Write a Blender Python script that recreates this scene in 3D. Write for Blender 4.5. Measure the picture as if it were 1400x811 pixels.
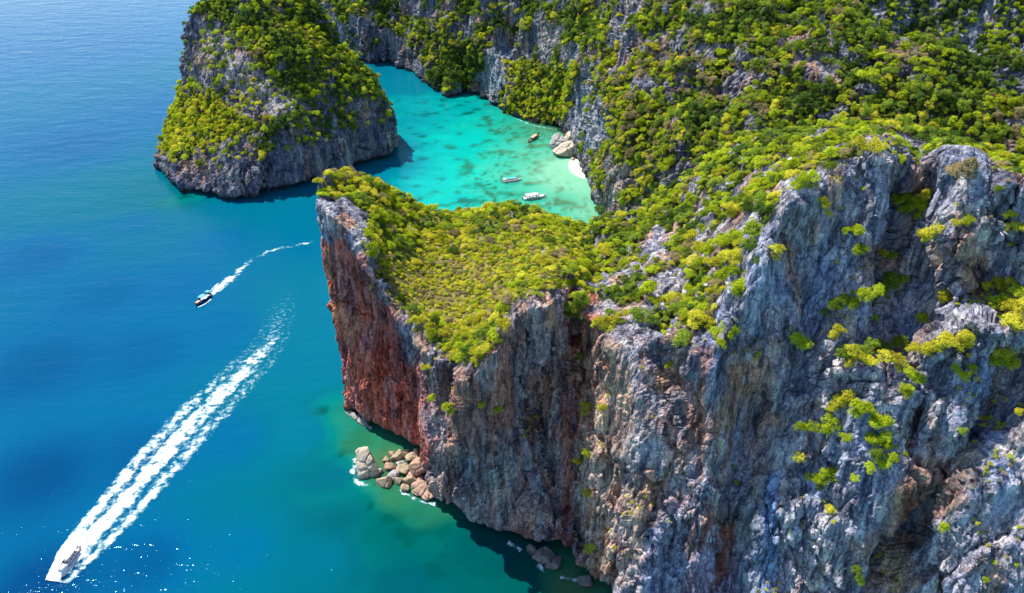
import bpy, math, random
import numpy as np
from mathutils import Vector, Matrix, Euler

# ------------------------------------------------------------------ camera, sky, sun, exposure
for o in list(bpy.data.objects):
    bpy.data.objects.remove(o)
SC = bpy.context.scene
COL = SC.collection
CAM_H, PITCH, FPX = 168.0, math.radians(32.0), 1078.0
cd = bpy.data.cameras.new('camera'); cam = bpy.data.objects.new('camera', cd); COL.objects.link(cam)
cam.location = (0, 0, CAM_H); cam.rotation_euler = (math.pi/2 - PITCH, 0, 0)
cd.sensor_fit = 'HORIZONTAL'; cd.sensor_width = 36; cd.lens = 36*FPX/1400
cd.clip_start = 1; cd.clip_end = 60000
SC.camera = cam
SUN_EL, SUN_AZ = math.radians(58), math.radians(-49)      # azimuth from +Y towards +X
TO_SUN = Vector((math.sin(SUN_AZ)*math.cos(SUN_EL), math.cos(SUN_AZ)*math.cos(SUN_EL), math.sin(SUN_EL)))
W = bpy.data.worlds.new('World'); SC.world = W; W.use_nodes = True
wn = W.node_tree.nodes; sky = wn.new('ShaderNodeTexSky'); sky.sky_type = 'NISHITA'; sky.sun_disc = False
sky.sun_elevation = SUN_EL; sky.sun_rotation = SUN_AZ; sky.air_density = 1.0; sky.dust_density = 0.1; sky.ozone_density = 3.0
W.node_tree.links.new(sky.outputs[0], wn['Background'].inputs[0]); wn['Background'].inputs[1].default_value = 0.15
ld = bpy.data.lights.new('sun', 'SUN'); ld.energy = 5.0; ld.angle = math.radians(0.53); ld.color = (1, .94, .84)
sun = bpy.data.objects.new('sun', ld); COL.objects.link(sun); sun.rotation_euler = TO_SUN.to_track_quat('Z', 'Y').to_euler()
SC.view_settings.view_transform = 'Standard'; SC.view_settings.look = 'None'
SC.view_settings.exposure = 0.7; SC.view_settings.gamma = 1.0
SC.cycles.max_bounces = 6; SC.cycles.diffuse_bounces = 3; SC.cycles.glossy_bounces = 2
SC.cycles.transparent_max_bounces = 12; SC.cycles.caustics_reflective = False; SC.cycles.caustics_refractive = False

rnd = random.Random(7); RS = np.random.RandomState(11)
# ------------------------------------------------------------------ projection helpers
CT, ST = math.cos(PITCH), math.sin(PITCH)
def ray(px, py):
    a = (px-700)/FPX; b = -(py-405.5)/FPX
    return np.array([a, CT + b*ST, -ST + b*CT])
def P(px, py, y=None, z=None):
    d = ray(px, py); t = y/d[1] if y is not None else (z-CAM_H)/d[2]
    return np.array([d[0]*t, d[1]*t, CAM_H + d[2]*t])
def proj(V):
    x, y, z = V[..., 0], V[..., 1], V[..., 2]-CAM_H
    dep = np.maximum(y*CT - z*ST, 1.0); up = y*ST + z*CT
    return 700 + FPX*x/dep, 405.5 - FPX*up/dep, dep
def sstep(a, b, x):
    t = np.clip((x-a)/(b-a), 0, 1); return t*t*(3-2*t)
# ------------------------------------------------------------------ noise
GT = RS.normal(size=(256, 3)).astype(np.float32); GT /= np.linalg.norm(GT, axis=1, keepdims=True)
def h3(ix, iy, iz, s):
    h = (ix.astype(np.uint32)*np.uint32(374761393) + iy.astype(np.uint32)*np.uint32(668265263)
         + iz.astype(np.uint32)*np.uint32(2147483647) + np.uint32((s*974711) & 0xffffffff))
    h = (h ^ (h >> np.uint32(13)))*np.uint32(1274126177); h = (h ^ (h >> np.uint32(16)))*np.uint32(2246822519)
    return h ^ (h >> np.uint32(15))
def perlin(p, seed=0):
    p = np.asarray(p, np.float32); i = np.floor(p); f = p-i; i = i.astype(np.int64)
    u = f*f*f*(f*(f*6-15)+10); r = 0
    for dx in (0, 1):
        for dy in (0, 1):
            for dz in (0, 1):
                g = GT[(h3(i[..., 0]+dx, i[..., 1]+dy, i[..., 2]+dz, seed) & np.uint32(255)).astype(np.int64)]
                d = g[..., 0]*(f[..., 0]-dx) + g[..., 1]*(f[..., 1]-dy) + g[..., 2]*(f[..., 2]-dz)
                w = (u[..., 0] if dx else 1-u[..., 0])*(u[..., 1] if dy else 1-u[..., 1])*(u[..., 2] if dz else 1-u[..., 2])
                r = r + d*w
    return r*1.5
def fbm(p, n=4, seed=0):
    r = 0; a = 1.0; t = 0
    for k in range(n):
        r = r + a*perlin(p*(2.03**k), seed+k*17); t += a; a *= .5
    return r/t*1.4
def ridged(p, n=3, seed=0):
    r = 0; a = 1.0; t = 0
    for k in range(n):
        r = r + a*(1-2*np.abs(perlin(p*(2.03**k), seed+k*17))); t += a; a *= .5
    return r/t
def worley(p, seed=0):
    p = np.asarray(p, np.float32); i = np.floor(p).astype(np.int64)
    f1 = np.full(p.shape[:-1], 9, np.float32); f2 = f1.copy(); idh = np.zeros(p.shape[:-1], np.float32); fac = idh.copy()
    for dx in (-1, 0, 1):
        for dy in (-1, 0, 1):
            for dz in (-1, 0, 1):
                c = i + np.array([dx, dy, dz]); h = h3(c[..., 0], c[..., 1], c[..., 2], seed)
                q = np.stack([(h & np.uint32(1023))/1023., ((h >> np.uint32(10)) & np.uint32(1023))/1023., ((h >> np.uint32(20)) & np.uint32(1023))/1023.], -1)
                d = np.linalg.norm(c + q - p, axis=-1).astype(np.float32)
                near = d < f1; g = GT[(h >> np.uint32(9) & np.uint32(255)).astype(np.int64)]
                fac = np.where(near, ((p - c - q)*g).sum(-1), fac)
                f2 = np.where(near, f1, np.minimum(f2, d)); idh = np.where(near, ((h >> np.uint32(5)) & np.uint32(4095))/4095., idh); f1 = np.where(near, d, f1)
    return f1, f2, idh, fac
def sc3(V, a, b, c):
    return V*np.array([1/a, 1/b, 1/c])
# ------------------------------------------------------------------ scene helpers
def tag(o, label=None, cat=None, group=None, kind=None):
    if label: o['label'] = label
    if cat: o['category'] = cat
    if group: o['group'] = group
    if kind: o['kind'] = kind
    return o
def mesh_np(name, verts, faces, attrs=None, smooth=True):
    verts = np.asarray(verts, np.float32).reshape(-1, 3); faces = np.asarray(faces, np.int32)
    me = bpy.data.meshes.new(name); k = faces.shape[1]
    me.vertices.add(len(verts)); me.vertices.foreach_set('co', verts.ravel())
    me.loops.add(faces.size); me.loops.foreach_set('vertex_index', faces.ravel())
    me.polygons.add(len(faces)); me.polygons.foreach_set('loop_start', np.arange(0, faces.size, k, dtype=np.int32))
    me.polygons.foreach_set('use_smooth', np.full(len(faces), smooth, bool))
    me.update(calc_edges=True)
    for nm, arr in (attrs or {}).items():
        arr = np.asarray(arr, np.float32)
        if arr.ndim == 1:
            a = me.attributes.new(nm, 'FLOAT', 'POINT'); a.data.foreach_set('value', arr)
        else:
            a = me.attributes.new(nm, 'FLOAT_COLOR', 'POINT')
            if arr.shape[1] == 3: arr = np.concatenate([arr, np.ones((len(arr), 1), np.float32)], 1)
            a.data.foreach_set('color', arr.ravel())
    return me
def link(name, me, mat=None, parent=None, loc=None):
    o = bpy.data.objects.new(name, me); COL.objects.link(o)
    if mat is not None and me is not None and not me.materials: me.materials.append(mat)
    if parent is not None: o.parent = parent
    if loc is not None: o.location = loc
    return o
def grid_faces(nu, nv, closed=False):
    i = np.arange(nu if closed else nu-1); j = np.arange(nv-1)
    a = (i[:, None]*nv + j[None]).ravel(); b = (((i+1) % nu)[:, None]*nv + j[None]).ravel()
    return np.stack([a, b, b+1, a+1], 1)
def normals(V, closed=False):
    if closed: du = np.roll(V, -1, 0) - np.roll(V, 1, 0)
    else: du = np.gradient(V, axis=0)
    dv = np.gradient(V, axis=1); n = np.cross(du, dv)
    return n/np.maximum(np.linalg.norm(n, axis=-1, keepdims=True), 1e-6)
def blur(A, k=1, closed=False):
    for _ in range(k):
        for ax in (0, 1):
            B = np.concatenate([A[:1] if not (closed and ax == 0) else A[-1:], A, A[-1:] if not (closed and ax == 0) else A[:1]], 0) if ax == 0 else np.concatenate([A[:, :1], A, A[:, -1:]], 1)
            A = (B[:-2] + 2*B[1:-1] + B[2:])/4 if ax == 0 else (B[:, :-2] + 2*B[:, 1:-1] + B[:, 2:])/4
    return A
def crom(C, t, closed=False):
    n = len(C); i = np.floor(t).astype(int)
    if not closed: i = np.clip(i, 0, n-2)
    f = (t-i)[(...,)+(None,)*(C.ndim-1)]
    g = (lambda k: C[k % n]) if closed else (lambda k: C[np.clip(k, 0, n-1)])
    a, b, c, d = g(i-1), g(i), g(i+1), g(i+2)
    m0 = .5*(c-a)*.85; m1 = .5*(d-b)*.85
    return (2*f**3-3*f**2+1)*b + (f**3-2*f**2+f)*m0 + (-2*f**3+3*f**2)*c + (f**3-f**2)*m1
def loft(C, nu, rowseg, closed=False):
    C = np.asarray(C, float)
    seg = np.linalg.norm(np.diff(np.concatenate([C, C[:1]], 0) if closed else C, axis=0), axis=-1).max(1)
    seg = np.maximum(seg, seg.mean()*.35)
    cum = np.concatenate([[0], np.cumsum(seg)]); s = np.linspace(0, cum[-1], nu, endpoint=not closed)
    tu = np.interp(s, cum, np.arange(len(cum)))
    tv = np.concatenate([np.linspace(k, k+1, m, endpoint=False) for k, m in enumerate(rowseg)] + [[float(len(rowseg))]])
    A = crom(C, tu, closed); A = np.swapaxes(crom(np.swapaxes(A, 0, 1), tv), 0, 1)
    return A, tu, tv
def poly_sd(PX, PY, poly):
    poly = np.asarray(poly, float); d = np.full(PX.shape, 1e9); ins = np.zeros(PX.shape, bool)
    for k in range(len(poly)):
        (x1, y1), (x2, y2) = poly[k], poly[(k+1) % len(poly)]
        ex, ey = x2-x1, y2-y1; t = np.clip(((PX-x1)*ex + (PY-y1)*ey)/(ex*ex+ey*ey+1e-9), 0, 1)
        d = np.minimum(d, np.hypot(PX-x1-t*ex, PY-y1-t*ey))
        if y1 != y2:
            c = ((y1 > PY) != (y2 > PY)) & (PX < (x2-x1)*(PY-y1)/(y2-y1) + x1); ins ^= c
    return np.where(ins, d, -d)
def line_d(PX, PY, pts):
    d = np.full(PX.shape, 1e9)
    for (x1, y1), (x2, y2) in zip(pts[:-1], pts[1:]):
        ex, ey = x2-x1, y2-y1; t = np.clip(((PX-x1)*ex + (PY-y1)*ey)/(ex*ex+ey*ey+1e-9), 0, 1)
        d = np.minimum(d, np.hypot(PX-x1-t*ex, PY-y1-t*ey))
    return d
# ------------------------------------------------------------------ materials
def newmat(name):
    m = bpy.data.materials.new(name); m.use_nodes = True
    nt = m.node_tree; bs = nt.nodes['Principled BSDF']; return m, nt, bs
def nd(nt, typ, ins=None, **kw):
    n = nt.nodes.new(typ)
    for k, v in kw.items(): setattr(n, k, v)
    for k, v in (ins or {}).items():
        if hasattr(v, 'is_linked') or isinstance(v, bpy.types.NodeSocket): nt.links.new(v, n.inputs[k])
        else: n.inputs[k].default_value = v
    return n
def math_n(nt, op, a, b=0.0, c=False):
    n = nd(nt, 'ShaderNodeMath', operation=op, use_clamp=c)
    for k, v in enumerate((a, b)):
        if isinstance(v, bpy.types.NodeSocket): nt.links.new(v, n.inputs[k])
        else: n.inputs[k].default_value = v
    return n.outputs[0]
def mixc(nt, fac, a, b, mode='MIX'):
    n = nd(nt, 'ShaderNodeMix', data_type='RGBA', blend_type=mode)
    for k, v in ((0, fac), (6, a), (7, b)):
        if isinstance(v, bpy.types.NodeSocket): nt.links.new(v, n.inputs[k])
        else: n.inputs[k].default_value = v if k == 0 or len(v) == 4 else (*v, 1)
    return n.outputs[2]
def ramp(nt, fac, stops):
    n = nd(nt, 'ShaderNodeValToRGB', {0: fac}); el = n.color_ramp.elements
    while len(el) < len(stops): el.new(.5)
    for e, (p, c) in zip(el, stops): e.position = p; e.color = (*c, 1) if len(c) == 3 else c
    return n.outputs[0]
def simple(name, col, rough=.5, var=.15, scale=3.0, metal=0.0):
    m, nt, bs = newmat(name)
    tc = nd(nt, 'ShaderNodeTexCoord'); no = nd(nt, 'ShaderNodeTexNoise', {'Vector': tc.outputs['Object'], 'Scale': scale, 'Detail': 4.0})
    nt.links.new(mixc(nt, no.outputs[0], tuple(c*(1-var) for c in col), tuple(min(1, c*(1+var)) for c in col)), bs.inputs['Base Color'])
    bs.inputs['Roughness'].default_value = rough; bs.inputs['Metallic'].default_value = metal
    return m
def rock_material(name):
    m, nt, bs = newmat(name)
    geo = nd(nt, 'ShaderNodeNewGeometry'); pos = geo.outputs['Position']
    tint = nd(nt, 'ShaderNodeAttribute', attribute_name='tint').outputs['Color']
    veg = nd(nt, 'ShaderNodeAttribute', attribute_name='veg').outputs['Fac']
    def stretched(sx, sz, detail, rough=.6, dist=0.0):
        mp = nd(nt, 'ShaderNodeMapping', {'Vector': pos, 'Scale': (sx, sx, sz)})
        return nd(nt, 'ShaderNodeTexNoise', {'Vector': mp.outputs[0], 'Scale': 1.0, 'Detail': detail, 'Roughness': rough, 'Distortion': dist}).outputs[0]
    s1 = stretched(.55, .07, 6, .65, .4); s2 = stretched(1.6, .5, 6, .7); s3 = stretched(.12, .05, 4)
    dark = ramp(nt, s1, [(.38, (.30, .31, .40)), (.49, (.84, .84, .92)), (.62, (1.3, 1.27, 1.22))])
    mott = ramp(nt, s2, [(.30, (.5, .5, .55)), (.50, (.97, .97, .98)), (.70, (1.4, 1.38, 1.33))])
    big = ramp(nt, s3, [(.35, (.74, .78, .90)), (.65, (1.14, 1.1, 1.02))])
    s4 = stretched(4.2, 1.5, 5, .75); n5 = stretched(.30, .085, 5, .6, .6); n6 = stretched(.55, .9, 4, .6, .3)
    def crev(n, w): return math_n(nt, 'DIVIDE', math_n(nt, 'ABSOLUTE', math_n(nt, 'SUBTRACT', n, .5)), w, True)
    ck = math_n(nt, 'MULTIPLY', crev(n5, .022), math_n(nt, 'MAXIMUM', crev(n6, .016), .25))
    fine = ramp(nt, s4, [(.30, (.66, .66, .68)), (.5, (1.06, 1.06, 1.06)), (.70, (1.38, 1.36, 1.33))])
    tint = mixc(nt, 1.0, mixc(nt, 1.0, tint, fine, 'MULTIPLY'), ramp(nt, ck, [(.0, (.34, .34, .37)), (.8, (1, 1, 1))]), 'MULTIPLY')
    c = mixc(nt, 1.0, tint, dark, 'MULTIPLY'); c = mixc(nt, 1.0, c, mott, 'MULTIPLY'); c = mixc(nt, 1.0, c, big, 'MULTIPLY')
    vn = stretched(.7, .7, 5, .7)
    soil = ramp(nt, vn, [(.35, (.13, .12, .03)), (.5, (.25, .22, .055)), (.65, (.38, .28, .12))])
    dry = nd(nt, 'ShaderNodeAttribute', attribute_name='dryness').outputs['Fac']
    lush = ramp(nt, vn, [(.35, (.02, .032, .010)), (.5, (.055, .07, .018)), (.68, (.15, .14, .05))])
    c = mixc(nt, veg, c, mixc(nt, dry, lush, soil))
    nt.links.new(c, bs.inputs['Base Color']); bs.inputs['Roughness'].default_value = .9
    bs.inputs['Specular IOR Level'].default_value = .2
    vo = nd(nt, 'ShaderNodeTexVoronoi', {'Vector': nd(nt, 'ShaderNodeMapping', {'Vector': pos, 'Scale': (.9, .9, .4)}).outputs[0], 'Scale': 1.0}, feature='DISTANCE_TO_EDGE').outputs[0]
    cr = math_n(nt, 'MULTIPLY', math_n(nt, 'MINIMUM', vo, .05), .6)
    hh = math_n(nt, 'ADD', math_n(nt, 'MULTIPLY', s2, 1.0), math_n(nt, 'MULTIPLY', cr, 2.0)); hh = math_n(nt, 'ADD', hh, math_n(nt, 'MULTIPLY', s1, .8)); hh = math_n(nt, 'ADD', hh, math_n(nt, 'ADD', math_n(nt, 'MULTIPLY', s4, .35), math_n(nt, 'MULTIPLY', ck, .55)))
    b = nd(nt, 'ShaderNodeBump', {'Height': hh, 'Strength': .8, 'Distance': .7}); nt.links.new(b.outputs[0], bs.inputs['Normal'])
    return m
ROCK = rock_material('limestone')
def boulder_material(name, col):
    m, nt, bs = newmat(name)
    tc = nd(nt, 'ShaderNodeTexCoord').outputs['Object']
    a = nd(nt, 'ShaderNodeTexNoise', {'Vector': tc, 'Scale': .9, 'Detail': 7.0, 'Roughness': .7}).outputs[0]
    c = ramp(nt, a, [(.3, tuple(v*.45 for v in col)), (.5, col), (.7, tuple(min(1, v*1.35) for v in col))])
    pz = nd(nt, 'ShaderNodeSeparateXYZ', {0: nd(nt, 'ShaderNodeNewGeometry').outputs['Position']}).outputs[2]
    wet = nd(nt, 'ShaderNodeMapRange', {0: pz, 1: .2, 2: 1.1, 3: .35, 4: 1.0}).outputs[0]
    c = mixc(nt, 1.0, c, wet, 'MULTIPLY')
    nt.links.new(c, bs.inputs['Base Color']); bs.inputs['Roughness'].default_value = .85
    b = nd(nt, 'ShaderNodeBump', {'Height': a, 'Strength': .7, 'Distance': .5}); nt.links.new(b.outputs[0], bs.inputs['Normal'])
    return m
def leaf_material(name, c0, c1):
    m, nt, bs = newmat(name); nt.nodes.remove(bs); out = nt.nodes['Material Output']
    oi = nd(nt, 'ShaderNodeObjectInfo').outputs['Random']; gi = nd(nt, 'ShaderNodeNewGeometry').outputs['Random Per Island']
    f = math_n(nt, 'ADD', math_n(nt, 'MULTIPLY', oi, .45), math_n(nt, 'MULTIPLY', gi, .55))
    c = ramp(nt, f, [(.05, tuple(v*.55 for v in c0)), (.5, tuple((a+b)/2 for a, b in zip(c0, c1))), (.95, tuple(min(.9, v*1.15 + .02) for v in c1))])
    d = nd(nt, 'ShaderNodeBsdfDiffuse', {'Color': c}); t = nd(nt, 'ShaderNodeBsdfTranslucent', {'Color': c})
    mx = nd(nt, 'ShaderNodeMixShader', {0: .42, 1: d.outputs[0], 2: t.outputs[0]}); nt.links.new(mx.outputs[0], out.inputs[0])
    return m
LEAF = [leaf_material('leaf_yellow', (.50, .46, .03), (.76, .72, .07)), leaf_material('leaf_lime', (.30, .38, .016), (.60, .68, .035)),
        leaf_material('leaf_green', (.17, .24, .026), (.35, .46, .05)), leaf_material('leaf_dark', (.06, .12, .02), (.16, .27, .04)),
        leaf_material('leaf_dry', (.30, .25, .12), (.50, .40, .20))]
LEAFWORD = ['yellow-green', 'bright lime green', 'mid green', 'dark green', 'dry brown']
BARK = simple('bark', (.14, .11, .085), .9)

# ------------------------------------------------------------------ the sea and the sea bed
DEPTH = [  # photo point on the water, metres of water, how weedy the bed is; weed also darkens the cliff's shadow
 (520,95,22,0),(560,110,15,0),(600,150,7.5,0),(560,200,10,0),(590,240,5,0),(640,190,4.2,0),(650,240,2.8,0),(620,270,4,.1),(700,170,2.8,.5),(700,215,2.2,.1),
 (700,262,2.6,.25),(765,245,.8,0),(783,225,.1,0),(800,285,1.0,.2),(800,250,.35,0),(816,285,.5,.1),(780,240,.35,0),(770,270,1.5,.3),(742,205,1.6,.2),(690,150,4.2,.6),(740,172,1.4,.8),(820,300,1.5,.2),(750,290,2.4,.2),(640,140,6,.3),
 (540,230,13,0),(480,250,20,0),(430,290,28,0),(400,340,32,0),(545,165,9,0),(600,200,4.6,0),(660,160,4.5,.2),
 (100,60,48,0),(100,200,50,0),(60,350,54,0),(200,300,48,0),(60,500,62,0),(60,650,74,0),(60,800,80,0),(200,480,54,0),(200,770,62,0),(190,620,60,0),(250,150,46,0),(20,20,50,0),(150,400,52,0),
 (300,330,42,0),(300,450,44,0),(250,390,46,0),(415,420,22,0),(425,500,22,0),(420,590,22,0),(320,600,42,0),(330,750,36,0),
 (470,572,4,.9),(490,600,3,1),(530,630,1.2,1),(540,680,2.2,1),(590,700,3.5,1),(520,720,9,.9),(600,750,8,.9),(455,650,13,.5),(690,765,10,1),(650,745,9,1),(720,800,8,1),(640,770,9,1),(770,800,1.2,1),  # cliff-foot points: depth and weed chosen to paint the shadow there darker
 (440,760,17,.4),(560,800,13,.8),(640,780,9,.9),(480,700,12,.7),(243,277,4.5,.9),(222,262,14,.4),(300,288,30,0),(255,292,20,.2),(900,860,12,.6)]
DP = np.array([P(a, b, z=0)[:2] for a, b, _, _ in DEPTH]); DV = np.array([d for _, _, d, _ in DEPTH], float); DG = np.array([g for *_, g in DEPTH], float)
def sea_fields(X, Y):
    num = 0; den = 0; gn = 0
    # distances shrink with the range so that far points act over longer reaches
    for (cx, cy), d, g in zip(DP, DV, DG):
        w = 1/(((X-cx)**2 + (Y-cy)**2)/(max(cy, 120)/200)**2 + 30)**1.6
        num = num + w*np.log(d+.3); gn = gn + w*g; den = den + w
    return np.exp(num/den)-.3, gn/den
xs = np.concatenate([[-30000, -9000, -3500, -1800, -1100], np.arange(-760, -280, 8), np.arange(-280, 140, 1.5), [160, 220, 330, 520, 900, 1800, 4500, 12000, 30000]])
ys = np.concatenate([[-9000, -2500, -700, -200, 0], np.arange(50, 95, 5), np.arange(95, 520, 1.5), np.arange(520, 760, 4), [780, 830, 900, 1000, 1200, 1600, 2400, 4500, 10000, 30000]])
GX, GY = np.meshgrid(xs, ys, indexing='ij')
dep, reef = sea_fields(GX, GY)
p3 = np.stack([GX, GY, GX*0], -1)
m1 = fbm(sc3(p3, 17, 11, 1), 4, 3); m2 = ridged(sc3(p3, 6.5, 4.0, 1), 3, 9)
patch = np.maximum(.8*sstep(.05, .5, fbm(sc3(p3, 10, 11, 1), 6, 41)), sstep(.0, .4, fbm(sc3(p3, 3.4, 3.8, 1), 5, 43))*sstep(4.2, 2.6, dep)*sstep(-.4, .1, fbm(sc3(p3, 20, 20, 1), 2, 47)))*sstep(12, 5, dep)
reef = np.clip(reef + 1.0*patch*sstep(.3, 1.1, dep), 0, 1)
bed = dep*(1 + .30*m1*sstep(16, 6, dep)) + .35*m2*sstep(.5, 2, dep)*sstep(10, 4, dep)
bed = np.where(dep > 40, dep, np.maximum(bed, .03))
def sea_water():
    m, nt, bs = newmat('sea_water'); out = nt.nodes['Material Output']
    dp = nd(nt, 'ShaderNodeAttribute', attribute_name='depth').outputs['Fac']
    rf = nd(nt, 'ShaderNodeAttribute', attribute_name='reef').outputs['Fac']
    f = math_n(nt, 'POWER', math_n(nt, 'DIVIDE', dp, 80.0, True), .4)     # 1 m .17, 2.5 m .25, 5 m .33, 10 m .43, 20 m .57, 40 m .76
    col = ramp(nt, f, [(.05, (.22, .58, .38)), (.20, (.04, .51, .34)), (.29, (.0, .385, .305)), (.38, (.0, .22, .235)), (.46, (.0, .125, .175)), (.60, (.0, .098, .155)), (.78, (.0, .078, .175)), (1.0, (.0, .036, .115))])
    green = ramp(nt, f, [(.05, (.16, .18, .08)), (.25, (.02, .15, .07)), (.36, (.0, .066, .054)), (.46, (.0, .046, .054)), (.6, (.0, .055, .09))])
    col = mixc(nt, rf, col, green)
    geo = nd(nt, 'ShaderNodeNewGeometry').outputs['Position']
    def wv(sx, sy, det, rot=0.0):
        return nd(nt, 'ShaderNodeTexNoise', {'Vector': nd(nt, 'ShaderNodeMapping', {'Vector': geo, 'Scale': (sx, sy, 1), 'Rotation': (0, 0, rot)}).outputs[0], 'Scale': 1.0, 'Detail': det, 'Roughness': .55}).outputs[0]
    h = math_n(nt, 'ADD', math_n(nt, 'MULTIPLY', wv(.07, .22, 3, .12), 1.15), math_n(nt, 'MULTIPLY', wv(.40, .8, 3, -.2), .6))
    h = math_n(nt, 'ADD', h, math_n(nt, 'MULTIPLY', math_n(nt, 'POWER', wv(.75, 1.2, 2, .4), 5.0), 1.0))
    h = math_n(nt, 'ADD', h, math_n(nt, 'MULTIPLY', wv(.045, .085, 3, .1), 3.0))
    b = nd(nt, 'ShaderNodeBump', {'Height': h, 'Strength': .30, 'Distance': .5})
    nt.links.new(col, bs.inputs['Base Color']); bs.inputs['Roughness'].default_value = .085; bs.inputs['IOR'].default_value = 1.22; bs.inputs['Specular IOR Level'].default_value = .30
    bs.inputs['Specular Tint'].default_value = (.22, .66, .95, 1)
    nt.links.new(b.outputs[0], bs.inputs['Normal'])
    tr = nd(nt, 'ShaderNodeBsdfTransparent', {'Color': (.80, .97, .93, 1)})
    al = nd(nt, 'ShaderNodeMapRange', {0: dp, 1: 0.0, 2: 4.5, 3: .48, 4: 1.0}, interpolation_type='SMOOTHSTEP').outputs[0]
    mx = nd(nt, 'ShaderNodeMixShader', {0: al, 1: tr.outputs[0], 2: bs.outputs[0]}); nt.links.new(mx.outputs[0], out.inputs[0])
    return m
def sea_bed_mat():
    m, nt, bs = newmat('sea_bed')
    rf = nd(nt, 'ShaderNodeAttribute', attribute_name='reef').outputs['Fac']
    geo = nd(nt, 'ShaderNodeNewGeometry').outputs['Position']
    n = nd(nt, 'ShaderNodeTexNoise', {'Vector': geo, 'Scale': .7, 'Detail': 6.0, 'Roughness': .7}).outputs[0]
    sand = ramp(nt, n, [(.3, (.50, .46, .32)), (.7, (.72, .67, .52))]); weed = ramp(nt, n, [(.35, (.05, .07, .03)), (.5, (.13, .13, .06)), (.7, (.27, .24, .14))])
    nt.links.new(mixc(nt, rf, sand, weed), bs.inputs['Base Color']); bs.inputs['Roughness'].default_value = .95
    return m
fs = grid_faces(len(xs), len(ys))[:, ::-1] if False else grid_faces(len(xs), len(ys))
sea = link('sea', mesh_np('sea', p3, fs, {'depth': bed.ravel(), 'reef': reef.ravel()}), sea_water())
tag(sea, 'clear sea shading from deep blue to turquoise in the cove', 'sea', kind='structure')
pb = p3.copy(); pb[..., 2] = -bed - .05
beach_c = P(786, 222, z=0); bm_ = np.exp(-(((GX-beach_c[0]-6)/12)**2 + ((GY-beach_c[1]+6)/20)**2)); pb[..., 2] = np.maximum(pb[..., 2], 2.2*bm_ - 1.1)
seabed = link('sea_bed', mesh_np('sea_bed', pb, fs, {'reef': reef.ravel()*(1-sstep(.2, .6, bm_.ravel()))}), sea_bed_mat())
tag(seabed, 'pale sand and weedy reef under the shallow water', 'sea bed', kind='structure')

# ------------------------------------------------------------------ land
LANDS = []     # (V, tu, tv, N, veg) for plants and for finding places on the rock
GREY = np.array([.47, .465, .50])
def rockify(V, closed, seed, amp=1.0, flute=1.0, soft=None):
    """three passes of displacement along the normals: masses and flutes, blocks and joints, fine karst edges"""
    one = np.ones(V.shape[:2]) if soft is None else soft
    N = blur(normals(V, closed), 7, closed); steep = 1-sstep(.35, .8, N[..., 2])
    d = 3.2*fbm(sc3(V, 26, 26, 38), 3, seed) + flute*1.9*ridged(sc3(V, 10, 10, 46), 3, seed+5)*steep + 1.3*ridged(sc3(V, 9, 9, 9), 2, seed+8)*(1-steep)
    d = d - d.mean()
    V = V + N*(d*amp*one)[..., None]
    N = blur(normals(V, closed), 2, closed); steep = 1-sstep(.3, .75, N[..., 2])
    warp = V + 1.0*np.stack([perlin(sc3(V, 5, 5, 7), seed+k) for k in (31, 32, 33)], -1)
    d = 0
    for (h, v, off, til, crk, sd) in ((12, 26, 1.5, 2.3, 1.3, 11), (4.2, 10, .85, 1.5, .8, 12), (1.6, 4.2, .45, .75, .42, 13)):
        f1, f2, idh, fac = worley(sc3(warp + sd, h, h, v), seed+sd)
        d = d + off*(idh-.5) + til*fac - crk*(1-sstep(.0, .09, f2-f1))*sstep(-.3, .25, perlin(sc3(V, 13, 13, 13), seed+sd+3))
    d = d + flute*(.8*ridged(sc3(V, 2.8, 2.8, 19), 2, seed+21) + .35*ridged(sc3(V, 1.1, 1.1, 8), 2, seed+23))*steep
    d = d*(.7 + .3*steep)
    crag = .45 + .85*sstep(-.22, .30, fbm(sc3(V, 19, 19, 27), 3, seed+61))
    d = (d - d.mean())*crag
    V = V + N*(d*amp*one)[..., None]
    N = normals(V, closed)
    d = .34*ridged(sc3(V, 1.25, 1.25, 3.6), 2, seed+40) + .12*fbm(sc3(V, .7, .7, .9), 2, seed+44)
    V = V + N*(d*amp*one)[..., None]
    return V
def finish(name, V, tu, tv, veg, tint, closed, label, seed, dry=None):
    N = normals(V, closed)
    n = V.shape[0]*V.shape[1]
    me = mesh_np(name, V, grid_faces(V.shape[0], V.shape[1], closed), {'tint': tint.reshape(n, 3), 'veg': veg.ravel(), 'dryness': (np.zeros(n) if dry is None else dry.ravel())}, smooth=False)
    o = link(name, me, ROCK); tag(o, label, 'cliff', kind='structure')
    LANDS.append(dict(name=name, V=V, tu=tu, tv=tv, N=N, veg=veg, closed=closed))
    return o
def bands(V, tint, seed, sub=1.0):
    # weathering that runs down the rock: black water marks, pale calcite, ochre
    a = sstep(.0, .40, fbm(sc3(V, 4.5, 4.5, 45), 4, seed))[..., None]*.75*sub; tint = tint*(1-a) + A_([.10, .10, .135])*a
    a = sstep(.10, .45, fbm(sc3(V, 6, 6, 26), 4, seed+1))[..., None]*.65*sub; tint = tint*(1-a) + A_([.66, .58, .48])*a
    a = sstep(.12, .45, fbm(sc3(V, 9, 9, 17), 4, seed+2))[..., None]*.75*sub; tint = tint*(1-a) + A_([.56, .31, .17])*a
    a = sstep(.02, .12, fbm(sc3(V, 1.6, 1.6, 16), 3, seed+3))[..., None]*.30*sub; tint = tint*(1-a) + A_([.09, .09, .12])*a
    return tint
def tide(V, tint, seed):
    a = .88*sstep(3.2, 1.2, V[..., 2] + 1.1*fbm(sc3(V, 5, 5, 5), 3, seed))[..., None]; return tint*(1-a) + A_([.060, .055, .050])*a
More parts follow.
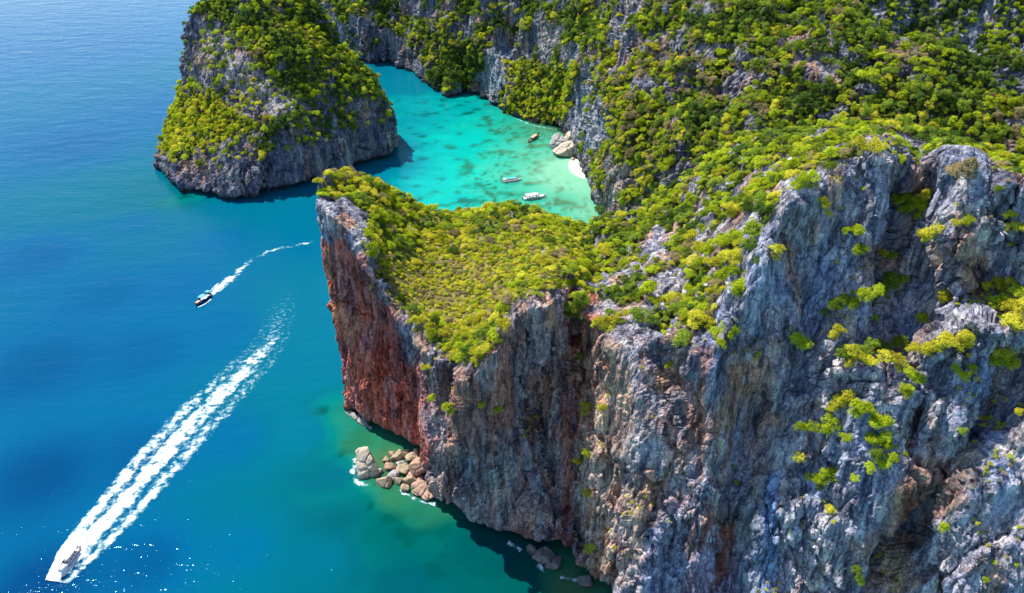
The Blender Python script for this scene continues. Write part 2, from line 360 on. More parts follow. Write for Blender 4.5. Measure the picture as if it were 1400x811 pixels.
def stain(tint, PX, PY, nz, poly, col, amt, soft=9, warp=10, streak=None):
    sd = poly_sd(PX + warp*nz[0], PY + warp*2.0*nz[1], poly)
    a = amt*sstep(-soft, soft, sd)
    if streak is not None: a = a*streak
    return tint*(1-a[..., None]) + np.array(col)*a[..., None]

# --- near headland and the high cliff, one loft from the prow to the right
A_ = np.array
def station(wl, rim, back, bulge=0.0, p1=None, p2=None, lip=2.0, bz=None):
    return dict(wl=A_(wl, float), r=A_(rim, float), b=A_(back, float), bulge=bulge, p1=p1, p2=p2, lip=lip, bz=bz)
w0 = lambda a, b: P(a, b, z=0)
ST_ = [
 station(w0(479,549), P(437,270,y=205), P(440,262,y=207), 0, lip=1.0),
 station(w0(481,556), P(440,276,y=201.5), P(452,244,y=219), 0, lip=1.0),
 station(w0(500,572), P(462,296,y=196), P(478,238,y=226), -1),
 station(w0(522,590), P(492,325,y=190), P(515,250,y=230), -5, lip=0),
 station(w0(548,603), P(516,385,y=182), P(550,270,y=236), -7, lip=0),
 station(w0(575,622), P(560,440,y=173), P(590,289,y=241), -6, lip=0),
 station(w0(594,655), P(605,480,y=162), P(640,291,y=243), -1),
 station(w0(606,690), P(648,497,y=151), P(690,283,y=243), 2.5),
 station(w0(655,718), P(684,462,y=152), P(725,290,y=242), 1),
 station(w0(706,738), P(704,422,y=157), P(755,300,y=240), -3),
 station(w0(755,758), P(748,402,y=160), P(785,313,y=237), -6),
 station(w0(786,776), P(786,386,y=172), P(808,314,y=235), -6),
 station(w0(797,783), P(806,430,y=160), P(818,310,y=234), -4),
 station(w0(812,791), P(834,448,y=151), P(832,303,y=232), 1),
 station(w0(850,812), P(895,455,y=144), P(872,287,y=228), 2),
 station((41,114,0), P(978,466,y=132), P(922,254,y=224), 0),
 station((48,107,0), P(1015,390,y=138), P(972,214,y=213), -2),
 station((54,102,0), P(1055,310,y=143), P(1030,191,y=208), -3),
 station((61,98,0), P(1105,250,y=147), P(1090,184,y=203), -3),
 station((68,95,0), P(1160,222,y=150), P(1150,181,y=198), -2),
 station((75,92,0), P(1210,196,y=152), P(1210,181,y=193), 0),
 station((81,91,0), P(1253,240,y=153), P(1255,187,y=190), -3),
 station((86,87,0), P(1290,206,y=147), P(1292,196,y=182), 1),
 station((92,84,0), P(1328,203,y=144), (112,176,97), 2),
 station((100,80,0), P(1375,243,y=139), (119,170,97), 0),
 station((112,75,0), (110,132,111), (129,163,100), 0),
 station((140,66,0), (136,122,115), (152,154,104), 0),
 station((185,66,0), (178,108,112), (186,146,106), 0)]
rows = []
wl = A_([s['wl'] for s in ST_])
tg = np.gradient(wl[:, :2], axis=0); tg /= np.linalg.norm(tg, axis=1, keepdims=True); outw = np.stack([tg[:, 1], -tg[:, 0]], 1)
outw[0] = outw[1] = (-.8, -.3)
ctrl = []
for k, s in enumerate(ST_):
    o = A_([*outw[k], 0]); H = s['r'][2]; r = []
    uc = 7.5 if 7 <= k <= 14 else 4.0 if k > 1 else 1.0
    r.append(s['wl'] + A_([0, 0, -7]) - o*(uc+.5))
    r.append(s['wl'] - o*uc + A_([0, 0, .3]))
    for hh, bl in ((.065, 0.0), (.32, .75), (.60, 1.0), (.85, .5)):
        q = s['wl']*(1-hh) + s['r']*hh; q[2] = H*hh
        r.append(q + o*(s['bulge']*bl + (s['lip'] if hh < .1 else s['lip']*(1-hh))))
    r.append(s['r'])
    b = s['b']
    for f in (.33, .67):
        q = s['r']*(1-f) + b*f
        if 4 <= k <= 10: q[2] += 1.5
        r.append(q)
    r.append(b)
    tip = k < 2
    bz = -5 if k < 14 else 30 + (k-14)*2.0
    if tip:
        r.append(A_([b[0]+1, b[1]+2, b[2]*.5])); r.append(A_([s['wl'][0]+2, s['wl'][1]+6, -7]))
    else:
        r.append(A_([b[0]+1, b[1]+7, b[2]*.5 + bz*.5])); r.append(A_([b[0]+2, b[1]+13 if k < 14 else b[1]+45, bz]))
    ctrl.append(r)
V, tu, tv = loft(ctrl, 900, [3, 10, 56, 66, 62, 52, 70, 62, 50, 10, 4])
TU, TV = np.meshgrid(tu, tv, indexing='ij')
soft = sstep(-.3, .9, TU)*.5 + .5
plate = sstep(6.05, 6.5, TV)*sstep(2.2, 3.6, TU)*(1-sstep(11.0, 12.5, TU))
soft = soft*(1-.72*plate)*(1-.45*sstep(1.0, 2.0, TU)*sstep(6.0, 5.0, TU)*sstep(5.6, 5.0, TV))
N0 = normals(V); PX, PY, DE = proj(V)
front = (TV < 6.6).astype(float)
# larger features found on the surface, carved or raised before the noise
def carve(V, pts, width, depth, nrm, lo=0, hi=6.3):
    PX, PY, _ = proj(V); d = line_d(PX, PY, pts)
    a = np.exp(-(d/width)**2)*(TV > lo)*sstep(hi+.1, hi-.7, TV)
    return V - nrm*(a*depth)[..., None]
Nb = blur(N0, 8)
V = carve(V, [(1395, 500), (1375, 545), (1345, 590), (1300, 640), (1255, 690), (1215, 760), (1190, 830)], 22, 8.0, Nb)
V = carve(V, [(1250, 235), (1240, 300), (1225, 380), (1205, 470)], 15, 9.0, Nb)
V = carve(V, [(985, 830), (990, 760), (1000, 690), (1030, 620), (1050, 560)], 28, 8.0, Nb)
V = carve(V, [(1280, 385), (1330, 392), (1390, 400)], 32, 7.0, Nb)
V = carve(V, [(805, 395), (800, 450), (794, 520)], 18, 3.5, Nb)
V = carve(V, [(560, 470), (575, 560), (590, 640)], 10, 2.5, Nb)
V = carve(V, [(845, 530), (840, 590)], 10, 2.0, Nb)
V = carve(V, [(735, 560), (760, 640), (770, 740)], 18, 7, Nb)
V = carve(V, [(1195, 520), (1190, 600), (1205, 650)], 40, -6.0, Nb)
V = carve(V, [(1350, 440), (1395, 450)], 30, -5.0, Nb)
V = carve(V, [(1090, 330), (1110, 420), (1100, 520)], 28, 6.5, Nb)
V = carve(V, [(900, 480), (935, 560), (950, 640)], 20, 5.0, Nb)
V = carve(V, [(1290, 470), (1250, 530)], 26, -3.0, Nb)
V = carve(V, [(590, 500), (592, 560), (600, 620)], 9, -3.0, Nb)
V = carve(V, [(640, 520), (632, 600)], 12, -2.5, Nb)
V = carve(V, [(885, 500), (880, 640), (870, 790)], 28, -2.5, Nb)
soft = soft*(1-.5*sstep(6.25, 6.7, TV)*sstep(14, 16, TU))
V = rockify(V, False, 100, 1.0, 1.0, soft)
PX, PY, DE = proj(V); N = normals(V)
nz = [fbm(sc3(V, 7, 7, 12), 3, 201), fbm(sc3(V, 7, 7, 12), 3, 202)]
streak = sstep(-.28, .22, fbm(sc3(V, 3.2, 3.2, 30), 4, 205)); speck = sstep(-.05, .35, fbm(sc3(V, 4, 4, 6), 4, 206))
hd = (sstep(4.6, 6.2, TU)*(1-sstep(12.0, 12.8, TU))*front)[..., None]
tint = np.ones(V.shape)*GREY*(1-hd) + A_([.42, .345, .34])*hd
tint = bands(V, tint, 260)
isf = front*(DE < 330)
def st(poly, col, amt, **k):
    global tint
    tint = np.where(isf[..., None] > 0, stain(tint, PX, PY, nz, poly, col, amt, **k), tint)
st([(425,322),(472,325),(502,380),(526,432),(575,500),(588,630),(540,615),(465,566),(440,470),(428,400)], (.70, .165, .09), .95, soft=9, warp=17, streak=.68+.32*streak)
st([(436,325),(458,330),(478,400),(500,450),(480,480),(455,430)], (.72, .32, .17), .8, streak=streak)
st([(500,440),(540,470),(560,560),(540,590),(510,520)], (.56, .09, .055), .7, streak=streak)
st([(670,430),(700,440),(740,520),(800,545),(800,610),(700,590),(655,560)], (.42, .17, .13), .8, streak=streak)
st([(600,500),(640,520),(640,600),(600,580)], (.30, .17, .13), .6, streak=streak)
st([(765,560),(795,555),(790,650),(800,790),(760,770),(772,680)], (.50, .11, .07), .9, soft=6, streak=streak)
st([(700,690),(730,690),(725,745),(695,740)], (.30, .12, .08), .8)
st([(630,610),(760,610),(745,720),(640,720)], (.33, .36, .35), .8)
st([(790,440),(840,470),(875,560),(880,700),(870,811),(795,795),(790,600)], (.62, .44, .30), .8, soft=14)
st([(800,400),(830,480),(850,560),(830,640),(800,600),(796,480)], (.68, .30, .17), .9, streak=speck)
st([(800,640),(850,650),(850,800),(800,790)], (.62, .30, .15), .8, streak=speck)
st([(925,470),(975,480),(960,590),(920,570)], (.46, .22, .17), .85, streak=streak)
st([(990,500),(1035,500),(1030,590),(985,590)], (.56, .27, .14), .85, streak=streak)
st([(1050,280),(1095,280),(1095,380),(1055,380)], (.42, .33, .26), .5, streak=streak)
st([(940,720),(1010,680),(1020,830),(930,830)], (.36, .11, .07), .9, streak=streak)
st([(1000,690),(1050,640),(1050,830),(1010,830)], (.29, .31, .29), .8)
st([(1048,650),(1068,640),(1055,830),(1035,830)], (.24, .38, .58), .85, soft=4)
st([(1230,640),(1290,600),(1260,560),(1300,640),(1330,690),(1250,740),(1205,811),(1185,811)], (.48, .28, .17), .85)
st([(1240,660),(1275,655),(1240,730),(1225,740)], (.14, .05, .025), .9)
st([(1205,740),(1245,740),(1250,811),(1200,811)], (.60, .42, .25), .85)
st([(1320,590),(1365,560),(1340,650),(1280,690)], (.30, .22, .17), .8)
st([(1225,590),(1285,590),(1290,680),(1235,670)], (.45, .33, .23), .6, streak=speck)
st([(778,385),(818,388),(815,470),(800,560),(780,520)], (.74, .25, .13), .9, soft=8, streak=streak)
st([(600,520),(790,480),(790,780),(700,740),(610,690)], (.42, .20, .14), .6, soft=16, streak=streak)
st([(860,460),(1060,470),(1050,640),(1000,720),(880,700)], (.56, .30, .19), .55, soft=20, streak=streak)
st([(870,600),(960,620),(950,811),(860,811)], (.46, .27, .19), .6, soft=14, streak=speck)
# dark blue-grey water marks on overhanging bands
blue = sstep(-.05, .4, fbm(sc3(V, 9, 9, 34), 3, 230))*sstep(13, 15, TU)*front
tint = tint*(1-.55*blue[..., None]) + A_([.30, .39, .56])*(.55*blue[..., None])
tint = tide(V, tint, 270)
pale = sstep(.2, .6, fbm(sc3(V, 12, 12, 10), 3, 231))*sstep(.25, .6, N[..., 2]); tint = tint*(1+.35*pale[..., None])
# plants: where the slope eases behind the rim, broken by outcrops
outc = fbm(sc3(V, 11, 11, 11), 4, 240)
veg = sstep(5.9, 6.25, TV)*sstep(.15, .5, blur(N, 6)[..., 2])
veg = veg*np.where(TU < 3.2, sstep(.10, -.12, outc - .5*(TV-7.2)), np.where(TU < 11.5, 1.0, sstep(.06, -.14, outc - .13*(TV-6.9))))
veg = veg*(TV < 10.2)
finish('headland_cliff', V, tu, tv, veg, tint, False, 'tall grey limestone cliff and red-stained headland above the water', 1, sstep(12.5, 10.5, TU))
MASS = LANDS[-1]

# --- hillside behind the cove
def off(b, *ds): return [b + A_(d, float) for d in ds]
def hst(b, a, m, t, k=None, lip=1.5):
    b, a, m, t = (A_(v, float) for v in (b, a, m, t)); k = A_(k, float) if k is not None else t + A_([0, 55, 26])
    return b, a, m, t, k, lip
def far(px, py, a, m, t, lip=1.5):
    b = w0(px, py); return hst(b, b + A_([0, a[0], a[1]]), b + A_([0, m[0], m[1]]), b + A_([0, t[0], t[1]]), None, lip)
def wall(px, py, a, m, t, lip=1.5):
    b = w0(px, py); return hst(b, b+A_(a), b+A_(m), b+A_(t), None, lip)
HS = [
 hst((-172,668,0), (-172,676,32), (-174,690,50), (-177,722,85)),
 far(487,82,(7,30),(20,46),(52,84)), far(545,89,(6,26),(22,42),(52,80)), far(586,114,(5,12),(26,30),(62,74)), far(612,131,(4,9),(24,28),(62,74)),
 far(640,124,(4,30),(14,44),(52,82)), far(668,140,(5,30),(20,44),(52,84)), far(700,156,(5,8),(32,32),(70,78)), far(735,167,(5,8),(34,38),(66,84)),
 far(762,171,(4,26),(22,54),(50,92)),
 wall(781,193,(3,4,46),(12,14,64),(22,42,98)), wall(799,222,(3,4,44),(12,14,62),(24,46,98)), wall(815,262,(4,4,40),(13,20,62),(24,58,98)), wall(830,304,(5,7,38),(17,26,62),(34,64,100)),
 hst((50,316,2),(57,324,36),(71,345,62),(88,385,102)), hst((60,294,14),(69,304,46),(82,330,69),(104,368,104)), hst((82,279,34),(90,291,59),(98,318,79),(116,356,104)),
 hst((112,264,42),(114,274,63),(120,298,81),(130,330,98),(140,380,80)), hst((138,254,48),(141,261,67),(148,279,80),(155,298,89),(168,335,60)),
 hst((168,243,50),(171,249,66),(178,261,78),(188,279,88),(204,315,60)), hst((205,230,50),(210,236,66),(220,249,80),(234,268,94),(255,305,70)), hst((270,210,50),(275,218,66),(286,232,80),(300,255,96),(325,290,70))]
ctrl = []
for b, a, m, t, k, lip in HS:
    dn = (a-b)[:2]; dn = dn/max(np.linalg.norm(dn), 1e-3); o = A_([-dn[0], -dn[1], 0])
    ctrl.append([b - o*4 + A_([0, 0, -7]), b - o*1.0 + A_([0, 0, -.3]), b*.9 + a*.1 + o*lip, b*.5+a*.5 + o*lip*.6, a, m, t, k])
V, tu, tv = loft(ctrl, 620, [3, 6, 26, 34, 62, 66, 30])
TU, TV = np.meshgrid(tu, tv, indexing='ij')
N = blur(normals(V), 6)
V = V + N*(sstep(3.5, 4.5, TV)*(8.0*ridged(sc3(V, 34, 34, 60), 3, 301)-3))[..., None]
V = rockify(V, False, 300, 1.35, 1.1)
N = normals(V); PX, PY, DE = proj(V)
tint = bands(V, np.ones(V.shape)*GREY*.66, 360, .9)
nz = [fbm(sc3(V, 9, 9, 14), 3, 311), fbm(sc3(V, 9, 9, 14), 3, 312)]
stk = sstep(-.2, .25, fbm(sc3(V, 5, 5, 30), 3, 313)); isf = np.ones(PX.shape)
st([(798,200),(850,180),(880,300),(830,310)], (.50, .38, .26), .75, streak=stk)
st([(668,60),(700,60),(700,125),(668,130)], (.34, .42, .46), .8)
st([(780,150),(800,80),(830,120),(820,220),(790,200)], (.40, .42, .45), .8)
st([(738,30),(775,30),(775,75),(740,75)], (.46, .40, .35), .8)
Nz = blur(N, 8)[..., 2]; outc = fbm(sc3(V, 17, 17, 17), 4, 320)
veg = sstep(.08, .40, Nz + .85*outc - .10)*sstep(2.3, 3.2, TV + .8*outc)
greens = [[(690,150),(692,112),(735,85),(795,100),(772,168),(730,165)], [(585,112),(600,60),(662,50),(660,95),(640,118)], [(855,180),(900,150),(930,220),(880,250)]]
for q in greens: veg = np.maximum(veg, .9*sstep(-4, 6, poly_sd(PX+10*nz[0], PY+8*nz[1], q)))
noveg = np.maximum.reduce([sstep(-6, 8, poly_sd(PX+8*nz[0], PY+8*nz[1], q)) for q in ([(668,62),(700,62),(702,118),(668,128)], [(775,140),(800,90),(826,130),(815,215),(785,195)], [(740,30),(772,30),(774,72),(742,75)], [(890,40),(940,40),(930,85),(890,90)], [(1085,70),(1150,75),(1150,120),(1085,110)])])
veg = veg*(1-.9*noveg)
tint = tide(V, tint, 370)
finish('hillside', V, tu, tv, veg, tint, False, 'steep jungle-covered karst hillside behind the turquoise cove', 3)
HILL = LANDS[-1]

# --- far cliff beyond the hill's crest
FC = []
for x, y, h in ((60, 560, 120), (130, 500, 120), (200, 470, 125), (270, 440, 130), (345, 400, 130), (440, 360, 125)):
    b = A_([x, y, 0.]); FC.append([b + A_([0, -66, -5]), b + A_([0, -60, 8]), b + A_([0, -36, h*.3]), b + A_([1, -8, h*.6]), b + A_([3, 18, h*.9]), b + A_([5, 50, h*1.1]), b + A_([8, 100, h*1.3])])
V, tu, tv = loft(FC, 300, [3, 20, 34, 34, 20, 10])
V = rockify(V, False, 500, 1.5, 2.2); N = normals(V)
outc = fbm(sc3(V, 12, 12, 60), 4, 520)
veg = sstep(-.25, .2, outc)
finish('far_cliff', V, tu, tv, veg*.8, np.ones(V.shape)*GREY*.85, False, 'distant fluted cliff streaked with green creepers beyond the crest', 5)
FAR = LANDS[-1]

# --- the island across the strait
def ist(wlp, r1, r2, r3, pk): return [A_(v, float) for v in (wlp, r1, r2, r3, pk)]
IS = [
 ist(w0(216,226), P(214,203,y=409), P(252,150,y=424), P(284,40,y=436), P(330,-20,y=448)),
 ist(w0(236,251), P(236,212,y=386), P(270,150,y=408), P(290,60,y=426), P(340,-20,y=446)),
 ist(w0(280,270), P(284,222,y=370), P(300,170,y=388), P(298,110,y=410), P(346,-18,y=444)),
 ist(w0(330,273), P(326,222,y=366), P(345,168,y=382), P(330,120,y=402), P(350,-18,y=443)),
 ist(w0(400,258), P(396,200,y=378), P(400,150,y=390), P(395,80,y=410), P(360,-18,y=443)),
 ist(w0(470,236), P(466,180,y=398), P(452,130,y=408), P(436,65,y=425), P(372,-16,y=446)),
 ist(w0(530,216), P(528,160,y=418), P(500,120,y=424), P(462,75,y=434), P(380,-14,y=448)),
 ist(w0(546,203), P(541,155,y=430), P(512,112,y=438), P(470,70,y=444), P(385,-12,y=452)),
 ist((-72,455,0), (-74,452,22), (-86,450,42), (-100,452,62), (-122,456,83)),
 ist((-100,490,0), (-102,484,24), (-108,474,46), (-118,466,66), (-130,460,84)),
 ist((-150,500,0), (-150,492,24), (-148,482,48), (-146,472,70), (-140,462,84)),
 ist((-192,475,0), (-190,470,20), (-180,464,46), (-168,458,72), (-150,458,84)),
 ist((-203,440,0), (-201,438,14), (-186,440,38), (-172,446,72), (-154,454,84))]
cen = A_([-135, 425, 0.])
IS = [[(q-cen)*A_([.955, .97, 1.0])+cen for q in row] for row in IS]
ctrl = []
for b, r1, r2, r3, pk in IS:
    o = b-cen; o[2] = 0; o /= np.linalg.norm(o)
    ctrl.append([b - o*4 + A_([0, 0, -7]), b - o*5.0 + A_([0, 0, .3]), b*.8+r1*.2 + o*1.8, b*.4 + r1*.6 + o*1.5, r1, r2, r3, pk*.55 + r3*.45, pk, A_([-140, 457, 86.])])
V, tu, tv = loft(ctrl, 520, [3, 6, 14, 16, 34, 46, 34, 26, 8], True)
TU, TV = np.meshgrid(tu, tv, indexing='ij')
V = rockify(V, True, 700, 1.15, 1.1, sstep(9.0, 8.0, TV)*.9 + .1)
N = normals(V, True); PX, PY, DE = proj(V)
tint = bands(V, np.ones(V.shape)*GREY*A_([.50, .51, .56]), 760, .8); nz = [fbm(sc3(V, 9, 9, 14), 3, 711), fbm(sc3(V, 9, 9, 14), 3, 712)]; isf = (DE < 480).astype(float)
st([(268,30),(300,40),(345,100),(420,150),(380,160),(310,130),(268,95)], (.50, .46, .42), .85)
st([(268,70),(290,70),(290,95),(268,95)], (.52, .36, .20), .7)
Nz = blur(N, 6, True)[..., 2]; outc = fbm(sc3(V, 14, 14, 14), 4, 720)
veg = sstep(.10, .45, Nz + .40*outc)*sstep(3.3, 4.0, TV + .9*outc)
noveg = np.maximum.reduce([sstep(-6, 6, poly_sd(PX+8*nz[0], PY+8*nz[1], q)) for q in ([(240,14),(300,26),(345,75),(378,118),(435,152),(345,168),(300,142),(240,112)],)])
lowrock = sstep(-20, 12, poly_sd(PX+10*nz[0], PY+10*nz[1], [(225,215),(300,190),(400,165),(440,125),(550,140),(550,230),(330,290),(210,240)]))
noveg = np.maximum(noveg, lowrock*sstep(-.42, -.08, outc))
veg = veg*(1-.95*noveg*isf)
tint = tide(V, tint, 770)
finish('island', V, tu, tv, veg, tint, True, 'free-standing limestone island crowned with dense green trees', 7)
ISLE = LANDS[-1]

# ------------------------------------------------------------------ plants
def crown_mesh(name, seed, kind, mat):
    r = np.random.RandomState(seed); vs = []; n = 0
    ncl = {'dome': 13, 'low': 15, 'tall': 15, 'open': 12}[kind]
    for c in range(ncl):
        a = r.uniform(0, 6.283); rr = math.sqrt(r.uniform(.0, 1))*{'dome': .62, 'low': .75, 'tall': .5, 'open': .7}[kind]
        zt = {'dome': .30 + .75*(1-rr*rr)*r.uniform(.55, 1.1), 'low': .22 + .45*(1-rr*rr)*r.uniform(.5, 1.2), 'tall': r.uniform(.45, 1.75), 'open': .5 + .6*r.uniform(.2, 1)}[kind]
        cr = r.uniform(.20, .38)*(1.0 if kind != 'open' else .9); m = 95 if kind != 'open' else 60
        d = r.normal(size=(m, 3)); d[:, 2] = np.abs(d[:, 2])*1.0 - .25; d /= np.linalg.norm(d, axis=1, keepdims=True)
        p = np.array([rr*math.cos(a), rr*math.sin(a), zt]) + d*cr*r.uniform(.5, 1.28, (m, 1))*np.array([1, 1, .78])
        nn = d + .55*r.normal(size=(m, 3)) + np.array([0, 0, .35]); nn /= np.linalg.norm(nn, axis=1, keepdims=True)
        t = np.cross(nn, r.normal(size=(m, 3))); t /= np.linalg.norm(t, axis=1, keepdims=True); b = np.cross(nn, t)
        L = r.uniform(.042, .088, (m, 1)); Wd = L*r.uniform(.5, .8, (m, 1))
        vs.append(np.stack([p - t*L, p + b*Wd + nn*.01, p + t*L, p - b*Wd + nn*.01], 1))
    v = np.concatenate(vs).reshape(-1, 3); f = np.arange(len(v)).reshape(-1, 4)
    me = mesh_np(name, v, f, smooth=False); me.materials.append(mat); return me
def tube_pts(path, rad, k=5):
    path = np.asarray(path, float); n = len(path); vs = []
    for i in range(n):
        t = path[min(i+1, n-1)] - path[max(i-1, 0)]; t /= np.linalg.norm(t)+1e-9
        u = np.cross(t, [.3, .9, .1]); u /= np.linalg.norm(u); w = np.cross(t, u)
        for j in range(k):
            an = 6.2832*j/k; vs.append(path[i] + rad[i]*(u*math.cos(an) + w*math.sin(an)))
    fs = [(i*k+j, i*k+(j+1) % k, (i+1)*k+(j+1) % k, (i+1)*k+j) for i in range(n-1) for j in range(k)]
    return vs, fs
def trunk_mesh(name, seed, h):
    r = np.random.RandomState(seed); vs, fs = [], []
    def add(path, rad):
        v, f = tube_pts(path, rad); o = len(vs); vs.extend(v); fs.extend([tuple(q+o for q in x) for x in f])
    top = A_([r.normal()*.08, r.normal()*.08, h*.6]); add([(0, 0, -.5), (0, 0, .05), top*.6, top], [.075, .06, .045, .035])
    for k in range(4):
        a = 6.283*k/4 + r.uniform(-.5, .5); e = top*.8 + A_([math.cos(a)*.45, math.sin(a)*.45, h*.32]); add([top*.6, (top*.6+e)/2 + A_([0, 0, .05]), e], [.04, .028, .012])
    me = mesh_np(name, vs, fs); me.materials.append(BARK); return me
KINDS_ = ['dome', 'low', 'tall', 'open']
CROWNS = {}
for ki, kd in enumerate(KINDS_):
    for v in range(2):
        for c in range(5):
            CROWNS[(ki*2+v, c)] = crown_mesh('crown_' + kd, 50 + ki*7 + v, kd, LEAF[c])
TRUNKS = [trunk_mesh('trunk', 80+ki*2+v, {'dome': 1.0, 'low': .6, 'tall': 1.7, 'open': 1.0}[kd]) for ki, kd in enumerate(KINDS_) for v in range(2)]
SRC = {}
# coarse depth buffer of the land, to know which plants stand in view
ZB = np.full((120, 200), 1e9)
for L in LANDS:
    px, py, de = proj(L['V']); ok = (px > -196) & (px < 1596) & (py > -100) & (py < 1092)
    np.minimum.at(ZB, ((py[ok]+100)//10).astype(int).clip(0, 119).astype(int)*0 + ((py[ok]+100)/10).astype(int).clip(0, 119), 1e9) if False else None
    iy = ((py[ok]+100)/10).astype(int).clip(0, 119); ix = ((px[ok]+200)/9).astype(int).clip(0, 199); np.minimum.at(ZB, (iy, ix), de[ok])
def in_view(p, slack=7):
    px, py, de = proj(A_(p)); 
    if not (-5 < px < 1405 and -5 < py < 816): return False
    return de < ZB[int((py+100)/10), int((px+200)/9)] + slack
def scatter(L, n, rfun, seed, lim=None, overlap=.62):
    r = np.random.RandomState(seed); V, N = L['V'], L['N']
    du = np.linalg.norm(np.diff(V, axis=0, append=V[-1:]), axis=-1); dv = np.linalg.norm(np.diff(V, axis=1, append=V[:, -1:]), axis=-1)
    w = (du*dv*L['veg']).ravel().copy(); px, py, de = proj(V); vis = ((px > -120) & (px < 1520) & (py > -110) & (py < 930)).ravel(); w *= vis
    if lim is not None: w *= lim.ravel()
    idx = r.choice(len(w), n, p=w/w.sum()); Vf, Nf = V.reshape(-1, 3), N.reshape(-1, 3); cells = {}; out = []
    for i in idx:
        p = Vf[i]; rad = rfun(p, r); g = 4.0; c = (int(p[0]//g), int(p[1]//g), int(p[2]//g)); bad = False
        for a in (-1, 0, 1):
            for b in (-1, 0, 1):
                for e in (-1, 0, 1):
                    for q, qr in cells.get((c[0]+a, c[1]+b, c[2]+e), ()):
                        if (p[0]-q[0])**2 + (p[1]-q[1])**2 + (p[2]-q[2])**2 < (overlap*(rad+qr))**2: bad = True; break
                    if bad: break
                if bad: break
            if bad: break
        if bad: continue
        cells.setdefault(c, []).append((p, rad)); out.append((p, Nf[i], rad))
    return out
def plant(p, n, rad, shape, colr, label, group, r, cat='bush', name='bush'):
    e = bpy.data.objects.new(name, None); COL.objects.link(e); e.empty_display_size = .3
    e.location = p; e.scale = (rad*r.uniform(.9, 1.1), rad*r.uniform(.9, 1.1), rad*r.uniform(.85, 1.15))
    tilt = Vector((0, 0, 1)).lerp(Vector(n), .45).normalized()
    e.rotation_euler = (Vector((0, 0, 1)).rotation_difference(tilt) @ Euler((0, 0, r.uniform(0, 6.28))).to_quaternion()).to_euler()
    c = link('crown', CROWNS[(shape, colr)], None, e); link('trunk', TRUNKS[shape], None, e)
    tag(e, label, cat, group); SRC.setdefault((shape, colr), c); return e
def stuff_plants(name, items, label):
    """items: (p, n, rad, shape, col, rot) -> one object, instances of the crowns on its points"""
    pts = A_([i[0] for i in items]); me = bpy.data.meshes.new(name); me.vertices.add(len(pts)); me.vertices.foreach_set('co', pts.astype(np.float32).ravel())
    keys = sorted({(i[3], i[4]) for i in items}); kid = {k: n for n, k in enumerate(keys)}
    a = me.attributes.new('which', 'INT', 'POINT'); a.data.foreach_set('value', A_([kid[(i[3], i[4])] for i in items], ).astype(np.int32))
    a = me.attributes.new('size', 'FLOAT', 'POINT'); a.data.foreach_set('value', A_([i[2] for i in items]).astype(np.float32))
    rot = []
    for i in items:
        t = Vector((0, 0, 1)).lerp(Vector(i[1]), .45).normalized()
        rot.append((Vector((0, 0, 1)).rotation_difference(t) @ Euler((0, 0, i[5])).to_quaternion()).to_euler()[:])
    a = me.attributes.new('turn', 'FLOAT_VECTOR', 'POINT'); a.data.foreach_set('vector', A_(rot).astype(np.float32).ravel())
    o = link(name, me); tag(o, label, 'vegetation', kind='stuff')
    ng = bpy.data.node_groups.new(name, 'GeometryNodeTree'); ng.interface.new_socket('Geometry', in_out='INPUT', socket_type='NodeSocketGeometry'); ng.interface.new_socket('Geometry', in_out='OUTPUT', socket_type='NodeSocketGeometry')
    gi, go, jn = ng.nodes.new('NodeGroupInput'), ng.nodes.new('NodeGroupOutput'), ng.nodes.new('GeometryNodeJoinGeometry')
    def named(nm, tp):
        q = ng.nodes.new('GeometryNodeInputNamedAttribute'); q.data_type = tp; q.inputs['Name'].default_value = nm; return q.outputs['Attribute']
    wh, sz, tn = named('which', 'INT'), named('size', 'FLOAT'), named('turn', 'FLOAT_VECTOR')
    for k in keys:
        oi = ng.nodes.new('GeometryNodeObjectInfo'); oi.transform_space = 'ORIGINAL'; oi.inputs['Object'].default_value = SRC[k]; oi.inputs['As Instance'].default_value = True
        cmp = ng.nodes.new('FunctionNodeCompare'); cmp.data_type = 'INT'; cmp.operation = 'EQUAL'; ng.links.new(wh, cmp.inputs[2]); cmp.inputs[3].default_value = kid[k]
        ip = ng.nodes.new('GeometryNodeInstanceOnPoints'); ng.links.new(gi.outputs[0], ip.inputs['Points']); ng.links.new(cmp.outputs[0], ip.inputs['Selection'])
        ng.links.new(oi.outputs['Geometry'], ip.inputs['Instance']); ng.links.new(tn, ip.inputs['Rotation']); ng.links.new(sz, ip.inputs['Scale']); ng.links.new(ip.outputs[0], jn.inputs[0])
    ng.links.new(jn.outputs[0], go.inputs[0])
    md = o.modifiers.new('plants', 'NODES'); md.node_group = ng
    return o
def colour_field(p, seed, sc, weights, r):
    """patchy choice of leaf colour: a noise value picks along the weighted list"""
    v = float(fbm(A_([[p[0]/sc, p[1]/sc, p[2]/sc]]), 3, seed)[0])*.85 + r.gauss(0, .26)
    u = .5 + .5*math.erf(v*1.9); acc = 0
    for k, w in weights:
        acc += w
        if u <= acc: return k
    return weights[-1][0]
